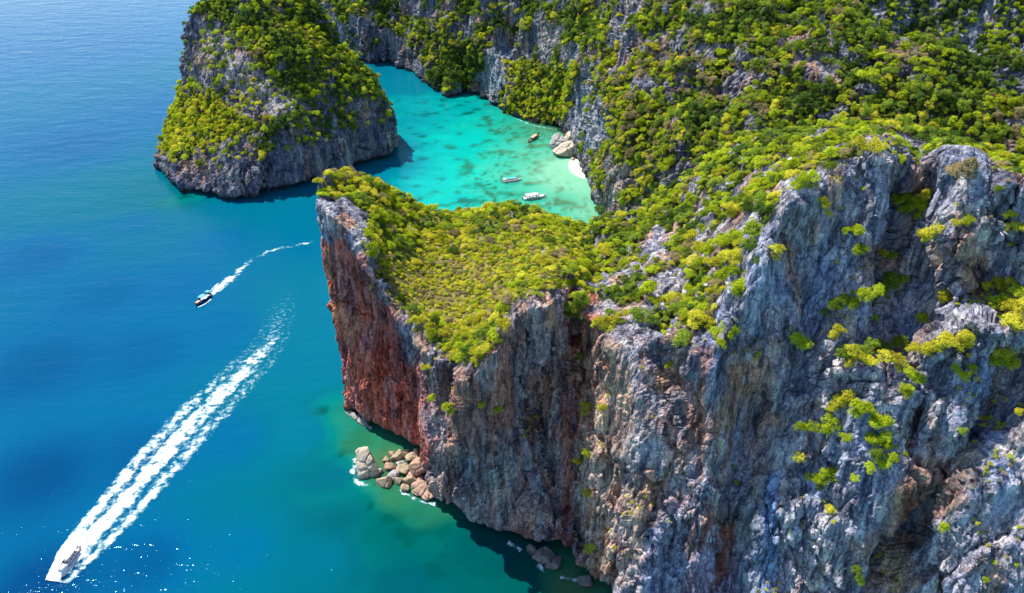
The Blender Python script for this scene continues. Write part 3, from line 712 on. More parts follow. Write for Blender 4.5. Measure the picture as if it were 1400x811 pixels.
def populate(items, nthing, fcol, fshape, place, group, name, stuffname, stufflabel, seed, cat):
    r = random.Random(seed); full = []
    for p, n, rad in items:
        full.append((p, n, rad, fshape(p, r), fcol(p, r), r.uniform(0, 6.28)))
    order = sorted(range(len(full)), key=lambda i: -full[i][2]/proj(full[i][0])[2])
    chosen = []
    for i in order:
        if len(chosen) >= nthing: break
        q = full[i][0] + A_([0, 0, full[i][2]*.8])
        if in_view(q, 3): chosen.append(i)
    cs = set(chosen)
    for i in chosen:
        p, n, rad, s, c, ro = full[i]; big_ = ('large ' if rad > 2.6 else 'small ' if rad < 1.3 else '') + LEAFWORD[c]; where = place(p)
        plant(p, n, rad, s, c, big_ + ' ' + where, big_ + ' ' + where, r, cat, name)
    rest = [f for i, f in enumerate(full) if i not in cs]
    return rest, stuffname, stufflabel
REST = []
TUg = np.repeat(MASS['tu'][:, None], len(MASS['tv']), 1)
# headland canopy
head = (TUg < 11.2).astype(float); slope = 1-head
def yellow_mid(p):
    px, py, _ = proj(A_(p)); return math.exp(-(((px-600)/110)**2 + ((py-400)/60)**2)) + .6*math.exp(-(((px-720)/90)**2 + ((py-350)/45)**2))
def thin_mid(items):
    q = random.Random(3); return [i for i in items if q.random() > .38*min(1, yellow_mid(i[0])*1.2)]
def col_head(p, r):
    if r.random() < .75*yellow_mid(p): return 4 if float(fbm(A_([[p[0]/7, p[1]/7, 0]]), 2, 77)[0]) + r.gauss(0, .12) > .25 else r.choice([0, 0, 0, 1])
    return colour_field(p, 901, 14, [(3, .13), (2, .30), (1, .32), (0, .18), (4, .07)], r)
REST.append(populate(thin_mid(scatter(MASS, 26000, lambda p, r: r.uniform(.45, .95) if r.uniform() < 1.1*yellow_mid(p) else r.choice([r.uniform(.6, 1.2), r.uniform(1.1, 2.4)]), 21, head, .46)), 300, col_head, lambda p, r: r.choice([0, 1, 2, 3, 2, 3, 0]),
    lambda p: 'bush ' + ('on the rocky prow of the headland' if p[0] < -38 else 'at the front point of the headland top' if p[1] < 172 else 'along the cove-side edge of the headland top' if p[1] > 222 else 'above the red face of the headland' if p[0] < -18 else 'in the middle of the flat headland top'), 'headland canopy bushes', 'bush', 'headland_scrub', 'low tangled scrub filling the gaps of the headland canopy', 5, 'bush'))
def col_slope(p, r): return colour_field(p, 911, 12, [(3, .16), (2, .30), (1, .36), (0, .12), (4, .06)], r)
REST.append(populate(scatter(MASS, 18000, lambda p, r: r.choice([r.uniform(.6, 1.3), r.uniform(1.0, 2.5)]), 22, slope, .50), 280, col_slope, lambda p, r: r.choice([0, 1, 0, 1, 2, 3, 6]),
    lambda p: 'tree ' + ('on the saddle beside the red gully' if p[0] < 34 else 'on the green ridge behind the grey crags' if p[1] > 172 else 'among the grey crags at the cliff top'), 'ridge trees', 'ridge_tree', 'ridge_scrub', 'scrub among the rocks along the ridge above the grey cliff', 6, 'tree'))
def col_hill(p, r):
    b = .18 if p[1] > 440 else 0
    px, py, _ = proj(A_(p))
    if 685 < px < 795 and 85 < py < 168 and r.random() < .8: return r.choice([0, 1, 1])
    if 800 < px < 900 and py > 60 and r.random() < .55: return r.choice([0, 1, 4, 1])
    return colour_field(p, 921, 20, [(3, .22+b), (2, .38), (1, .23-b*.6), (0, .07), (4, .10)], r)
REST.append(populate(scatter(HILL, 42000, lambda p, r: r.choice([r.uniform(.7, 1.3), r.uniform(1.0, 2.0), r.uniform(1.4, 2.6), r.uniform(2.0, 3.4)]), 23, None, .47), 300, col_hill, lambda p, r: r.choice([0, 1, 0, 1, 4, 5, 6, 7]),
    lambda p: 'jungle tree ' + ('on the slope behind the far end of the cove' if p[1] > 440 else 'on the rock wall rising from the beach' if p[0] < 62 else 'low on the hillside behind the green ridge' if p[2] < 82 else 'high on the hillside above the green ridge'), 'hillside trees', 'jungle_tree', 'hillside_jungle', 'jungle clothing the far slopes of the hillside', 7, 'tree'))
def col_isle(p, r):
    px, py, _ = proj(A_(p))
    if px < 350 and py > 120 and r.random() < .85: return r.choice([1, 1, 0, 0])
    return colour_field(p, 931, 15, [(3, .24), (2, .38), (1, .26), (0, .06), (4, .06)], r)
REST.append(populate(scatter(ISLE, 22000, lambda p, r: r.choice([r.uniform(.7, 1.3), r.uniform(1.0, 2.0), r.uniform(1.6, 2.9)]), 24, None, .47), 240, col_isle, lambda p, r: r.choice([0, 1, 0, 1, 4, 5]),
    lambda p: 'tree ' + ('on the low seaward shelf of the island' if p[2] < 42 and p[0] < -125 else 'on the summit of the island' if p[2] > 62 else 'on the island flank facing the cove'), 'island trees', 'island_tree', 'island_scrub', 'undergrowth between the trees of the island', 8, 'tree'))
REST.append(populate(scatter(FAR, 7000, lambda p, r: r.uniform(1.3, 2.6), 25, None, .5), 0, lambda p, r: colour_field(p, 941, 18, [(3, .25), (2, .5), (1, .25)], r), lambda p, r: r.choice([0, 1, 4]),
    '', '', '', 'far_creepers', 'green creepers and shrubs hanging on the distant cliff', 9, 'tree'))
# shrubs on the near cliff's ledges, found on the rock face
SH = []
def zoomlist(x0, y0, s, pts): SH.extend([(x0 + a/s, y0 + b/s, c/s*.95) for a, b, c in pts])
zoomlist(1080, 180, 2.534, [(250,75,35),(40,180,40),(115,270,25),(195,350,30),(260,420,25),(325,430,18),(350,440,20),(320,560,45),(335,530,32),(245,585,38),(165,600,28),(110,635,18),(290,665,22),(145,715,28),(25,730,30),(240,770,60),(330,760,60),(200,790,50),(390,250,40),(440,280,35),(460,230,25),(480,360,30),(610,140,50),(610,310,25),(570,325,25),(735,295,20),(780,340,28),(710,215,18),(520,575,28),(450,655,25),(590,730,60),(650,720,45),(700,550,35),(730,600,50),(770,685,50),(720,790,40),(470,770,35),(540,750,35),(800,620,40)])
zoomlist(1080, 480, 2.45, [(230,40,70),(340,50,50),(150,175,50),(245,215,45),(375,160,28),(430,100,28),(575,100,28),(700,35,30),(765,210,25),(105,270,35),(45,262,20),(265,310,35),(325,315,22),(315,385,32),(285,350,25),(180,300,15),(120,430,35),(90,460,18),(210,430,14),(15,370,15),(55,430,12),(130,535,14),(215,740,14),(215,770,16),(505,600,14),(565,280,15),(645,770,10),(300,240,40)])
zoomlist(780, 200, 2.534, [(20,560,60),(30,600,50),(-10,580,45),(470,620,55),(430,600,45),(510,690,15),(330,770,18),(580,400,25),(700,380,30),(620,320,40),(560,470,45),(570,500,30),(160,590,25),(110,620,35),(230,590,45),(350,540,45),(265,510,50),(470,370,55),(500,420,48),(560,240,55)])
zoomlist(430, 480, 2.45, [(380,60,18),(398,165,14),(455,215,20),(605,210,14),(560,190,14),(575,10,44),(895,25,14),(890,215,15),(920,185,20),(905,350,20),(885,375,15),(950,200,15),(925,660,18),(910,490,12)])
Vm = MASS['V'].reshape(-1, 3); Nm = MASS['N'].reshape(-1, 3); MPX, MPY, MDE = proj(Vm)
r = random.Random(77)
for px, py, rp in SH:
    d2 = (MPX-px)**2 + (MPY-py)**2; near = np.where(d2 < 16)[0]
    if not len(near): near = np.array([int(np.argmin(d2))])
    i = near[np.argmin(MDE[near])]; rad = max(.5, min(3.3, rp*MDE[i]/FPX*1.75))
    darkone = (abs(px-785) < 14 and abs(py-430) < 25) or (abs(px-1207) < 9 and abs(py-398) < 16)
    c = 2 if darkone else r.choice([1, 1, 0, 2, 0, 1]) if not (1310 < px < 1335 and 220 < py < 250) else 4
    n = Nm[i]*.6 + A_([0, -.3, .6]); n /= np.linalg.norm(n); k = max(1, min(4, int(rad/.8)))
    for j in range(k):
        q = Vm[i] + (A_([r.uniform(-1, 1), r.uniform(-.4, .4), r.uniform(-.7, .7)])*rad*.8 if j else 0)
        rr_ = rad*(1 if k == 1 else r.uniform(.45, .75))
        where = 'shrub ' + ('in the red gully' if darkone and px < 900 else 'hanging on the front of the headland' if q[0] < 22 else 'on the orange buttress' if q[0] < 30 else 'just below the grey crags of the cliff top' if q[2] > 84 else 'low on the sheer grey cliff' if q[2] < 45 else 'beside the dark diagonal cleft of the cliff' if px > 1260 else 'halfway up the sheer grey cliff')
        lb = ('large ' if rr_ > 1.9 else 'tiny ' if rr_ < .8 else '') + LEAFWORD[c] + ' ' + where
        plant(q + n*.15*rad, n, rr_, r.choice([0, 1, 0, 1, 6]), c, lb, lb, r, 'shrub', 'cliff_shrub')
# bare dead trees that stand out of the scrub
def dead_mesh(seed):
    q = np.random.RandomState(seed); vs, fs = [], []
    def add(path, rad):
        v, f = tube_pts(path, rad); o = len(vs); vs.extend(v); fs.extend([tuple(a+o for a in x) for x in f])
    top = A_([q.normal()*.3, q.normal()*.3, 3.2]); add([(0, 0, -.6), top*.3 + A_([.1, 0, 0]), top*.7, top], [.20, .15, .10, .04])
    for k in range(7):
        b0 = top*q.uniform(.35, .9); a = q.uniform(0, 6.28); e = b0 + A_([math.cos(a)*1.2, math.sin(a)*1.2, q.uniform(.5, 1.3)]); m = (b0+e)/2 + q.normal(size=3)*.12
        add([b0, m, e], [.075, .05, .02]); add([m, m + A_([q.normal()*.5, q.normal()*.5, .6])], [.035, .012])
    me = mesh_np('dead_trunk', vs, fs); me.materials.append(DEADWOOD); return me
DEADWOOD = simple('bleached_wood', (.55, .50, .44), .8); DM = [dead_mesh(5), dead_mesh(6)]
for k, (px, py, wh) in enumerate([(655,332,'in the middle of the headland scrub'),(566,320,'above the red face of the headland'),(700,300,'near the cove-side edge of the headland'),(742,352,'beside the tan grass patch on the headland'),(905,300,'on the saddle between headland and cliff'),(1010,235,'on the green ridge above the grey crags'),(858,352,'near the head of the red gully')]):
    d2 = (MPX-px)**2 + (MPY-py)**2; near = np.where(d2 < 16)[0]; near = near if len(near) else np.array([int(np.argmin(d2))]); i = near[np.argmin(MDE[near])]
    e = bpy.data.objects.new('dead_tree', None); COL.objects.link(e); e.location = Vm[i]; e.rotation_euler = (0, 0, k*1.3); e.scale = (.9+.06*k,)*3
    link('dead_trunk', DM[k % 2], None, e); tag(e, 'bare bleached dead tree standing ' + wh, 'tree', 'dead trees')
# tufts too small to count on the near cliff
TVg = np.repeat(MASS['tv'][None, :], len(MASS['tu']), 0)
tuft = dict(MASS); bn = blur(MASS['N'], 2)[..., 2]
tuft['veg'] = sstep(.35, .7, bn)*(TVg > 2.6)*(TVg < 6.6)*sstep(-.05, .3, fbm(sc3(MASS['V'], 15, 15, 20), 3, 950))*(TUg > 6)
tufts = [(p, n, rad, r.choice([0, 2, 6, 7]), r.choice([0, 0, 1, 1, 4]), r.uniform(0, 6.28)) for p, n, rad in scatter(tuft, 900, lambda p, q: q.uniform(.3, .75), 31)]
for rest, nm, lb in REST:
    for it in rest: SRC.setdefault((it[3], it[4]), None)
SRCOK = {k: v for k, v in SRC.items() if v is not None}
def fixkey(it):
    k = (it[3], it[4])
    if k in SRCOK: return it
    alt = [q for q in SRCOK if q[1] == it[4]] or list(SRCOK); return (*it[:3], *alt[0], it[5])
SRC = SRCOK
for rest, nm, lb in REST:
    if rest: stuff_plants(nm, [fixkey(i) for i in rest], lb)
stuff_plants('cliff_tufts', [fixkey(i) for i in tufts], 'small grass tufts dotted over ledges of the sheer cliff face')
print('plants', {n: len(r_) for r_, n, _ in REST}, len(tufts))

# ------------------------------------------------------------------ boulders
def icosphere(sub):
    t = (1+5**.5)/2
    v = [(-1,t,0),(1,t,0),(-1,-t,0),(1,-t,0),(0,-1,t),(0,1,t),(0,-1,-t),(0,1,-t),(t,0,-1),(t,0,1),(-t,0,-1),(-t,0,1)]
    f = [(0,11,5),(0,5,1),(0,1,7),(0,7,10),(0,10,11),(1,5,9),(5,11,4),(11,10,2),(10,7,6),(7,1,8),(3,9,4),(3,4,2),(3,2,6),(3,6,8),(3,8,9),(4,9,5),(2,4,11),(6,2,10),(8,6,7),(9,8,1)]
    v = [A_(q)/np.linalg.norm(q) for q in v]
    for _ in range(sub):
        c = {}; nf = []
        def mid(a, b):
            k = (min(a, b), max(a, b))
            if k not in c: m = v[a]+v[b]; v.append(m/np.linalg.norm(m)); c[k] = len(v)-1
            return c[k]
        for a, b, d in f:
            x, y, z = mid(a, b), mid(b, d), mid(d, a); nf += [(a, x, z), (b, y, x), (d, z, y), (x, y, z)]
        f = nf
    return A_(v), A_(f)
ICO_V, ICO_F = icosphere(4)
def boulder_mesh(name, size, seed, cuts=9, mat=None, rough=.045):
    r = np.random.RandomState(seed); d = ICO_V.copy(); Q = np.linalg.qr(r.normal(size=(3, 3)))[0] if cuts < 12 else np.eye(3)
    e_ = np.abs(d@Q); rad = .80/(e_**7).sum(1)**(1/7)
    for _ in range(cuts):                                   # flat fracture planes
        n = r.normal(size=3); n /= np.linalg.norm(n); h = r.uniform(.55, .85); dn = d@n
        rad = np.where(dn > 1e-3, np.minimum(rad, h/np.maximum(dn, 1e-3)), rad)
    p = d*rad[:, None]*A_(size)
    L = max(size); p = p - d*(.10*L*(1-sstep(0, .10, worley(p/(L*.75) + seed, seed)[1] - worley(p/(L*.75) + seed, seed)[0])))[:, None]; p = p + d*(rough*L*fbm(p/(L*.6) + seed, 3, seed))[:, None] + d*(.35*rough*L*ridged(p/(L*.16) + seed, 2, seed+3))[:, None]
    me = mesh_np(name, p, ICO_F); me.materials.append(mat); return me
B_PALE = boulder_material('pale_limestone', (.44, .37, .28)); B_TAN = boulder_material('tan_rock', (.36, .28, .18)); B_PINK = boulder_material('pink_rock', (.42, .26, .19)); B_GREY = boulder_material('grey_rock', (.36, .34, .33)); B_DARK = boulder_material('dark_wet_rock', (.16, .14, .13))
def boulder(px, py, size, seed, mat, label, z=0.0, cuts=9, rotz=0.0, tilt=0.0, group=None):
    c = P(px, py, z=0); o = link('boulder', boulder_mesh('boulder', size, seed, cuts, mat), None, None, (c[0], c[1], z))
    o.rotation_euler = (tilt, 0, rotz); tag(o, label, 'rock', group); return o
boulder(503, 643, (4.0, 3.6, 6.6), 4, B_PALE, 'tall pale square-cut boulder standing in the water off the red headland', 1.8, 12, .3, -.25)
boulder(526, 661, (2.6, 2.3, 2.2), 5, B_TAN, 'rounded tan boulder beside the tall pale boulder', .5, 6)
boulder(573, 645, (3.4, 2.8, 4.2), 6, B_PINK, 'pink upright boulder in the rock pile under the headland', 2.2, 9, .4)
boulder(580, 674, (5.0, 2.8, 2.3), 8, B_PINK, 'long low pinkish boulder at the seaward end of the rock pile', .9, 7, -.5)
boulder(560, 660, (2.0, 1.6, 1.6), 9, B_TAN, 'tan boulder between the pink boulder and the long low one', .8, 8)
pile = [(545,627,1.6),(533,640,1.3),(553,644,1.9),(540,652,1.4),(562,627,1.4),(570,622,1.2),(528,630,1.1),(549,636,1.2),(556,620,1.0),(565,652,1.3),(588,652,1.3),(594,664,1.3),(598,675,1.2),(536,622,.9),(545,660,1.1),(520,646,.9),(584,640,1.2),(574,656,1.1),(553,670,1.0),(590,640,1.3)]
for k, (a, b, s) in enumerate(pile):
    m = [B_TAN, B_PINK, B_TAN, B_GREY][k % 4]
    s *= 1.35
    boulder(a, b, (s*rnd.uniform(.9, 1.3), s*rnd.uniform(.8, 1.1), s*rnd.uniform(.6, .95)), 30+k, m, 'small %s rock in the tumbled pile under the red headland' % {B_TAN: 'tan', B_PINK: 'pinkish', B_GREY: 'grey'}[m], s*.35, 8, rnd.uniform(0, 6), 0, 'rock pile, ' + m.name.replace('_', ' '))
boulder(491, 573, (7.5, 1.6, 1.0), 21, B_GREY, 'low foam-edged rock ledge at the foot of the red face', .1, 9, -.75)
for k, (a, b, s) in enumerate([(742,762,2.6),(757,772,2.0),(728,752,1.6),(800,797,1.8)]):
    boulder(a, b, (s*1.3, s, s*.8), 60+k, B_DARK, 'dark wet rock in the shade at the foot of the cliff', s*.2, 8, k, 0, 'wet rocks under the cliff')
boulder(774, 211, (9.5, 6.5, 6.5), 71, B_PALE, 'long pale slab boulder at the edge of the cove beach', 1.2, 6, .15, .1)
boulder(765, 199, (7.0, 5.0, 6.0), 72, B_GREY, 'squarish grey boulder behind the long slab by the beach', .9, 8, -.1)
boulder(780, 196, (5.4, 4.6, 6.4), 73, B_PALE, 'pale boulder wedged between slab and rock wall by the beach', 1.6, 9, .5)
for k, (a, b, s) in enumerate([(788,203,3.2),(786,212,2.6),(793,208,2.4),(791,216,1.9),(795,226,1.2),(783,219,1.2)]):
    boulder(a, b, (s*1.1, s, s*.9), 80+k, [B_GREY, B_PALE][k % 2], 'small %s rock heaped against the wall above the cove beach' % ['grey', 'pale'][k % 2], s*.4, 8, k, 0, 'beach rocks, ' + ['grey', 'pale'][k % 2])

# ------------------------------------------------------------------ boats
WHITE = simple('white_gelcoat', (.80, .80, .80), .25, .04); BLUE_C = simple('blue_canvas', (.10, .38, .55), .8, .1); NAVY = simple('navy_hull', (.02, .04, .10), .3, .1)
WOOD = simple('weathered_wood', (.20, .12, .07), .7, .3); TANC = simple('tan_canvas', (.50, .36, .24), .9, .15); DARK = simple('dark_trim', (.03, .035, .04), .4, .1)
SEATM = simple('seat_vinyl', (.45, .35, .28), .6, .1); STEEL = simple('steel_tube', (.55, .56, .58), .3, .05, metal=.9); PURPLE = simple('hull_stripe', (.16, .16, .42), .4, .1); GLASS = simple('tinted_screen', (.02, .05, .07), .08, .1)
def hull_mesh(name, Lg, B, D, sheer=.35, bow=.5, stern=.85, keel=.25, mat=None, lift=0.0):
    n, k = 22, 11; vs = []
    for i in range(n):
        t = i/(n-1); x = -Lg/2 + Lg*t
        w = B/2*(stern + (1-stern)*min(1, t*3))*(1 - max(0, (t-.45)/.55)**2.2*(1-.03))
        top = D*(.62) + sheer*max(0, t-.35)**2*2.2 + lift*max(0, t-.8)**2*25; bot = -D*.38 + (D*.38+top*.75)*max(0, (t-.72)/.28)**2.5
        for j in range(k):
            s = j/(k-1)*2-1; a = abs(s); sx = math.copysign(min(1, a**.55), s)
            z = bot + (top-bot)*a**1.9; vs.append((x + bow*max(0, t-.8)/.2*a**2*.8*t, w*sx, z))
    fs = [(i*k+j, i*k+j+1, (i+1)*k+j+1, (i+1)*k+j) for i in range(n-1) for j in range(k-1)]
    ti = len(vs); vs.append((-Lg/2, 0, D*.2)); me = mesh_np(name, vs, fs); 
    import bmesh
    bm = bmesh.new(); bm.from_mesh(me); bm.verts.ensure_lookup_table()
    bm.faces.new([bm.verts[j] for j in range(k)]); bm.verts.remove(bm.verts[ti]); bmesh.ops.recalc_face_normals(bm, faces=bm.faces); bm.to_mesh(me); bm.free()
    me.materials.append(mat); return me
def boxes(name, bl, mat, parent, bev=.03):
    import bmesh
    bm = bmesh.new()
    for (x, y, z, sx, sy, sz, *rest) in bl:
        g = bmesh.ops.create_cube(bm, size=1); taper = rest[0] if rest else 1.0
        for v in g['verts']:
            up = v.co.z > 0; q = taper if up else 1
            v.co = Vector((x + v.co.x*sx*q, y + v.co.y*sy*q, z + v.co.z*sz))
    bmesh.ops.bevel(bm, geom=list(bm.edges), offset=bev, segments=1, affect='EDGES', clamp_overlap=True)
    me = bpy.data.meshes.new(name); bm.to_mesh(me); bm.free(); me.materials.append(mat); return link(name, me, None, parent)
def tube_obj(name, path, rad, mat, parent, k=6):
    v, f = tube_pts(path, rad if hasattr(rad, '__len__') else [rad]*len(path), k); me = mesh_np(name, v, f); me.materials.append(mat); return link(name, me, None, parent)
def roof_obj(name, x0, x1, wid, z, mat, parent, crown=.18):
    n, k = 8, 9; vs = []
    for zz in (0, -.07):
        for i in range(n):
            for j in range(k):
                s = j/(k-1)*2-1; e = 1-.12*max(0, abs(i/(n-1)*2-1)-.7)/.3; vs.append((x0+(x1-x0)*i/(n-1), s*wid/2*e, z + crown*(1-s*s) + zz))
    f = [(i*k+j, (i+1)*k+j, (i+1)*k+j+1, i*k+j+1) for i in range(n-1) for j in range(k-1)]; m = n*k
    f += [tuple(m+q for q in reversed(x)) for x in f]
    ring = [j for j in range(k)] + [i*k+k-1 for i in range(1, n)] + [(n-1)*k+j for j in range(k-2, -1, -1)] + [i*k for i in range(n-2, 0, -1)]
    f += [(ring[i], ring[(i+1) % len(ring)], m+ring[(i+1) % len(ring)], m+ring[i]) for i in range(len(ring))]
    me = mesh_np(name, vs, f); me.materials.append(mat); return link(name, me, None, parent)
def boat_root(name, a, b, label, cat, pitch=0.0, z=0.0):
    pa, pb_ = P(*a, z=0), P(*b, z=0); c = (pa+pb_)/2; d = pb_-pa
    e = bpy.data.objects.new(name, None); COL.objects.link(e); e.location = (c[0], c[1], z); e.rotation_euler = (0, -pitch, math.atan2(d[1], d[0])); tag(e, label, cat)
    return e, float(np.linalg.norm(d))
def outboard(x, y, parent):
    o = boxes('outboard_engine', [(x, y, .75, .55, .42, .6, .85), (x-.05, y, .2, .22, .16, .8)], DARK, parent, .06); return o
def speedboat(e, Lg, B, hullm, roofm, stripe, engines=2, full=True):
    h = link('hull', hull_mesh('hull', Lg, B, 1.7, .55, .5, .9, mat=hullm), None, e)
    boxes('deck', [(Lg*.26, 0, .98, Lg*.26, B*.62, .10, .8)], hullm, e); boxes('floor', [(-Lg*.12, 0, .45, Lg*.7, B*.8, .08)], WHITE, e)
    for s in (-1, 1):
        boxes('hull_stripe', [(-Lg*.08, s*B*.487, .62, Lg*.62, .05, .26)], stripe, h, .01)
    for k in range(4): boxes('seat', [(-Lg*.34+k*Lg*.13, 0, .75, .55, B*.6, .5)], SEATM, e, .08)
    roof_obj('canopy', -Lg*.40, Lg*.14, B*.9, 2.35, roofm, e)
    for x in (-.38, -.14, .12):
        for s in (-1, 1): tube_obj('post', [(x*Lg, s*B*.42, .9), (x*Lg, s*B*.41, 2.38)], .04, STEEL, e)
    boxes('windscreen', [(Lg*.15, 0, 1.45, .12, B*.66, .75, .85)], GLASS, e); boxes('helm_console', [(Lg*.08, B*.15, 1.05, .6, .7, 1.0, .85)], WHITE, e, .06)
    tube_obj('bow_rail', [(Lg*.24, -B*.33, 1.2), (Lg*.36, -B*.24, 1.55), (Lg*.47, 0, 1.75), (Lg*.36, B*.24, 1.55), (Lg*.24, B*.33, 1.2)], .03, STEEL, e)
    for k in range(engines): outboard(-Lg*.5-.25, (k-(engines-1)/2)*.62, e)
e, Lg = boat_root('speedboat', (109, 747), (80, 793), 'white speedboat racing ahead of a long foaming wake', 'boat', .07, .25); speedboat(e, 8.8, 2.3, WHITE, WHITE, PURPLE, 3)
e, Lg = boat_root('motorboat', (288, 403), (266, 420), 'small dark-hulled motorboat with two blue canopies trailing a thin wake', 'boat', .03, .1)
hl = link('hull', hull_mesh('hull', 9.2, 2.5, 1.5, .5, .5, .85, mat=NAVY), None, e); boxes('deck', [(2.7, 0, .98, 2.6, 1.6, .1, .75)], SEATM, e); boxes('floor', [(-1, 0, .45, 6.2, 2.0, .08)], WHITE, e)
roof_obj('canopy', -1.4, 1.5, 2.2, 2.1, BLUE_C, e); roof_obj('canopy', -4.2, -2.6, 1.9, 2.3, BLUE_C, e, .3)
for x in (-4.1, -2.7, -1.3, 1.4):
    for s in (-1, 1): tube_obj('post', [(x, s*.95, .8), (x, s*.95, 2.15)], .04, STEEL, e)
boxes('windscreen', [(1.6, 0, 1.3, .1, 1.7, .6, .85)], GLASS, e); outboard(-4.8, -.35, e); outboard(-4.8, .35, e)
e, Lg = boat_root('tour_boat', (715, 273), (748, 269), 'white tour speedboat with white canopy moored in the turquoise cove', 'boat'); speedboat(e, 12.5, 3.3, WHITE, WHITE, NAVY, 2)
e, Lg = boat_root('canopy_boat', (684, 250), (716, 246), 'slim white boat with blue canopy moored in the turquoise cove', 'boat')
link('hull', hull_mesh('hull', 11.5, 2.3, 1.3, .5, .6, .7, mat=WHITE), None, e); boxes('floor', [(-.6, 0, .35, 7.5, 1.7, .08)], SEATM, e); roof_obj('canopy', -2.4, 2.6, 2.0, 1.9, BLUE_C, e)
roof_obj('rear_canopy', -4.8, -3.0, 1.8, 1.9, WHITE, e)
for x in (-4.7, -3.1, -2.3, 0, 2.5):
    for s in (-1, 1): tube_obj('post', [(x, s*.85, .6), (x, s*.85, 1.95)], .04, STEEL, e)
boxes('gunwale', [(-.4, s*1.06, .84, 8.6, .1, .12) for s in (-1, 1)], NAVY, e, .01); outboard(-5.9, 0, e)
e, Lg = boat_root('longtail_boat', (720, 197), (739, 184), 'brown wooden longtail boat with tan awning moored near the rocks', 'boat')
link('hull', hull_mesh('hull', 13.5, 2.2, 1.3, .9, .6, .6, mat=WOOD, lift=.9), None, e); boxes('floor', [(-.8, 0, .4, 9, 1.5, .08)], WOOD, e); roof_obj('awning', -2.8, 3.6, 2.1, 1.9, TANC, e)
tube_obj('prow_post', [(6.2, 0, .9), (6.9, 0, 1.9), (7.2, 0, 2.9)], [.22, .16, .10], WOOD, e); tube_obj('prow_ribbon', [(6.75, 0, 1.65), (6.95, 0, 2.0)], [.24, .22], BLUE_C, e)
for x in (-2.7, .4, 3.5):
    for s in (-1, 1): tube_obj('post', [(x, s*.85, .6), (x, s*.85, 1.95)], .045, WOOD, e)
boxes('engine', [(-5.6, 0, 1.2, 1.1, .5, .6)], DARK, e, .08); tube_obj('propeller_shaft', [(-6.1, 0, 1.1), (-9.4, .4, -.05)], .05, STEEL, e)
for k in range(3): boxes('thwart', [(-1.8+k*2.0, 0, .72, .35, 1.7, .08)], WOOD, e, .01)

# ------------------------------------------------------------------ foam: wakes and surf
def foam_material():
    m, nt, bs = newmat('sea_foam'); out = nt.nodes['Material Output']
    fo = nd(nt, 'ShaderNodeAttribute', attribute_name='foam').outputs['Fac']
    geo = nd(nt, 'ShaderNodeNewGeometry').outputs['Position']
    n = nd(nt, 'ShaderNodeTexNoise', {'Vector': geo, 'Scale': .62, 'Detail': 7.0, 'Roughness': .66}).outputs[0]
    v = math_n(nt, 'ADD', fo, math_n(nt, 'MULTIPLY', math_n(nt, 'SUBTRACT', n, .5), 1.9))
    a = nd(nt, 'ShaderNodeMapRange', {0: v, 1: .16, 2: .86, 3: 0.0, 4: .95}, interpolation_type='SMOOTHSTEP').outputs[0]
    nt.links.new(ramp(nt, v, [(.25, (.05, .36, .44)), (.7, (.60, .68, .70)), (1.1 if False else 1.0, (.70, .71, .71))]), bs.inputs['Base Color']); bs.inputs['Roughness'].default_value = .9
    b = nd(nt, 'ShaderNodeBump', {'Height': n, 'Strength': .6, 'Distance': .4}); nt.links.new(b.outputs[0], bs.inputs['Normal'])
    tr = nd(nt, 'ShaderNodeBsdfTransparent'); mx = nd(nt, 'ShaderNodeMixShader', {0: a, 1: tr.outputs[0], 2: bs.outputs[0]}); nt.links.new(mx.outputs[0], out.inputs[0])
    return m
FOAM = foam_material()
def wake(name, pts, widths, nu, nv, dens, label, hz=.35):
    C = A_([P(a, b, z=0) for a, b in pts]); C = np.concatenate([C, A_(widths)[:, None]], 1)
    seg = np.concatenate([[0], np.cumsum(np.linalg.norm(np.diff(C[:, :3], axis=0), axis=1))]); s = np.linspace(0, seg[-1], nu); Q = crom(C, np.interp(s, seg, np.arange(len(C))))
    T = np.gradient(Q[:, :2], axis=0); T /= np.linalg.norm(T, axis=1, keepdims=True); Nn = np.stack([-T[:, 1], T[:, 0]], 1)
    a = np.linspace(-1, 1, nv); w = Q[:, 3]
    X = Q[:, None, 0] + Nn[:, None, 0]*a[None]*w[:, None]; Y = Q[:, None, 1] + Nn[:, None, 1]*a[None]*w[:, None]
    t = (s/seg[-1])[:, None] + 0*a[None]; A2 = a[None] + 0*s[:, None]; Z = 0*X
    p = np.stack([X, Y, Z], -1); fo = dens(t, A2, p)
    n = fbm(sc3(p, 2.2, 2.2, 1), 3, 801); Z = .03 + hz*np.clip(fo, 0, 1.2)*(.5+.9*np.clip(n+.3, 0, 1))
    p[..., 2] = Z
    o = link(name, mesh_np(name, p, grid_faces(nu, nv)[:, ::-1], {'foam': fo.ravel()}), FOAM); tag(o, label, 'foam', kind='stuff'); return o
def big(t, a, p):
    w = .16*fbm(sc3(p, 6, 6, 1), 3, 811); a = a + w*(.3+t)
    edge = sstep(1.0, .86, np.abs(a))
    near = sstep(.16, .04, t)
    ctr = np.exp(-(a/(.34+.12*near))**4)*(1.05 - .62*t); lf = np.exp(-((a-.66)/.27)**2)*(.15+.70*sstep(.85, .05, t)); rt = np.exp(-((a+.66)/.22)**2)*(.12+.62*sstep(.9, .05, t))
    f = np.maximum.reduce([ctr, lf, rt]) + .8*near*(a > -.15)*sstep(1.0, .7, a)
    f = f*(.78 + .75*fbm(sc3(p, 3.2, 3.2, 1), 4, 813))*edge*sstep(1.0, .55, t); gap = np.exp(-((a+.36)/.12)**2)*sstep(.5, .05, t); return f*(1-.6*gap) + .12*edge*sstep(1.0, .9, t)
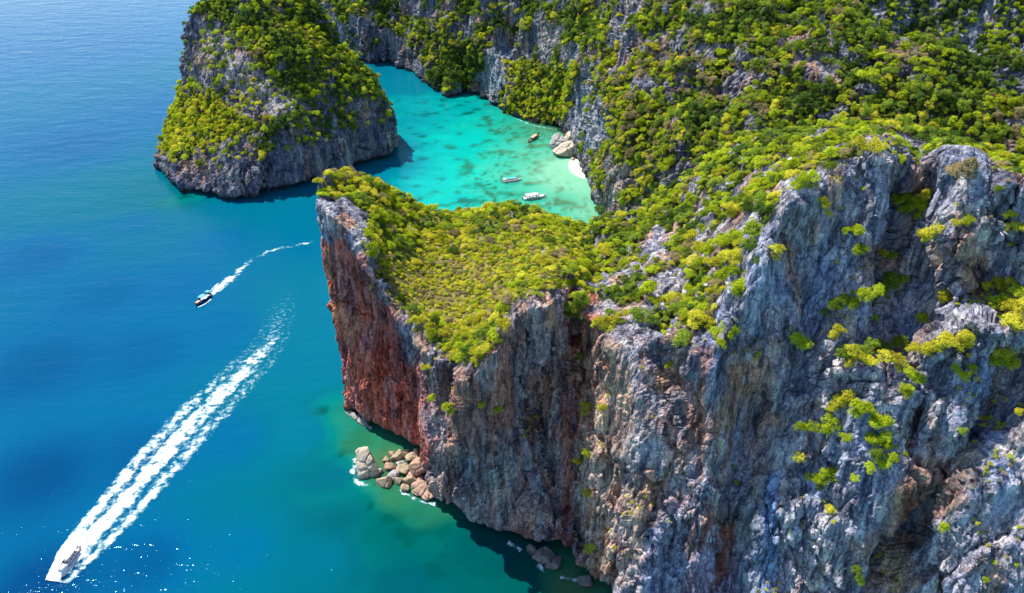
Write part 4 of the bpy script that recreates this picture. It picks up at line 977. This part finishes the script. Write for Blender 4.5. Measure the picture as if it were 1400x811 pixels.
wake('speedboat_wake', [(78,796),(112,752),(165,692),(225,622),(290,552),(345,497),(376,455),(388,415),(402,390)], [3.6,6.6,8.6,9.6,9.6,8.4,7.0,5.6,5.0], 520, 70, big, 'long triple-stranded white wake behind the speedboat')
def small(t, a, p):
    w = .5*fbm(sc3(p, 4, 4, 1), 3, 821); a = a+w; f = np.exp(-(a/.55)**2)*(np.where(t < .27, 1.15*sstep(0, .04, t), .46 + .22*np.sin(t*21))*sstep(1.0, .9, t))
    f = f + .5*np.exp(-((np.abs(a)-.85)/.2)**2)*sstep(.3, .1, t); return f*sstep(1.3, .9, np.abs(a))
wake('motorboat_wake', [(285,406),(300,393),(318,379),(345,355),(372,343),(403,336),(433,331)], [1.2,2.6,3.0,2.2,2.4,2.6,2.2], 260, 30, small, 'thin curling white wake behind the small motorboat', .22)
def bow(t, a, p): return (.95 - .3*t)*np.exp(-(a/.6)**2)*sstep(0, .1, t)*sstep(1, .8, t)
wake('bow_wave', [(269,421),(280,416),(290,408)], [.5,.7,.5], 50, 10, bow, 'short white bow wave along the small motorboat', .15)
def surf(t, a, p): return (.12 + .75*fbm(sc3(p, 2.5, 2.5, 1), 3, 831) + .45*np.exp(-(a/.5)**2))*sstep(1, .75, np.abs(a))*sstep(0, .1, t)*sstep(1, .9, t)
for k, (pts, wd, lb) in enumerate([([(478,563),(488,570),(500,580),(508,588)], 1.3, 'white surf breaking on the ledge at the prow of the headland'), ([(487,625),(482,645),(490,660),(508,664)], 1.2, 'white surf ringing the tall pale boulder'),
    ([(545,668),(565,682),(585,688),(602,692)], 1.0, 'white surf along the seaward edge of the rock pile'), ([(694,741),(706,748),(714,752)], 1.3, 'white surf in the shade below the grey cliff'), ([(735,770),(742,778),(746,786)], 1.2, 'white surf among the dark wet rocks'),
    ([(765,790),(785,792),(802,796)], .9, 'white surf over the shoal at the foot of the cliff'), ([(700,160),(730,172),(765,178)], .6, 'thin line of surf along the foot of the yellow-green slope')]):
    wake('surf_foam', pts, [wd]*len(pts), 80, 16, surf, lb, .15)
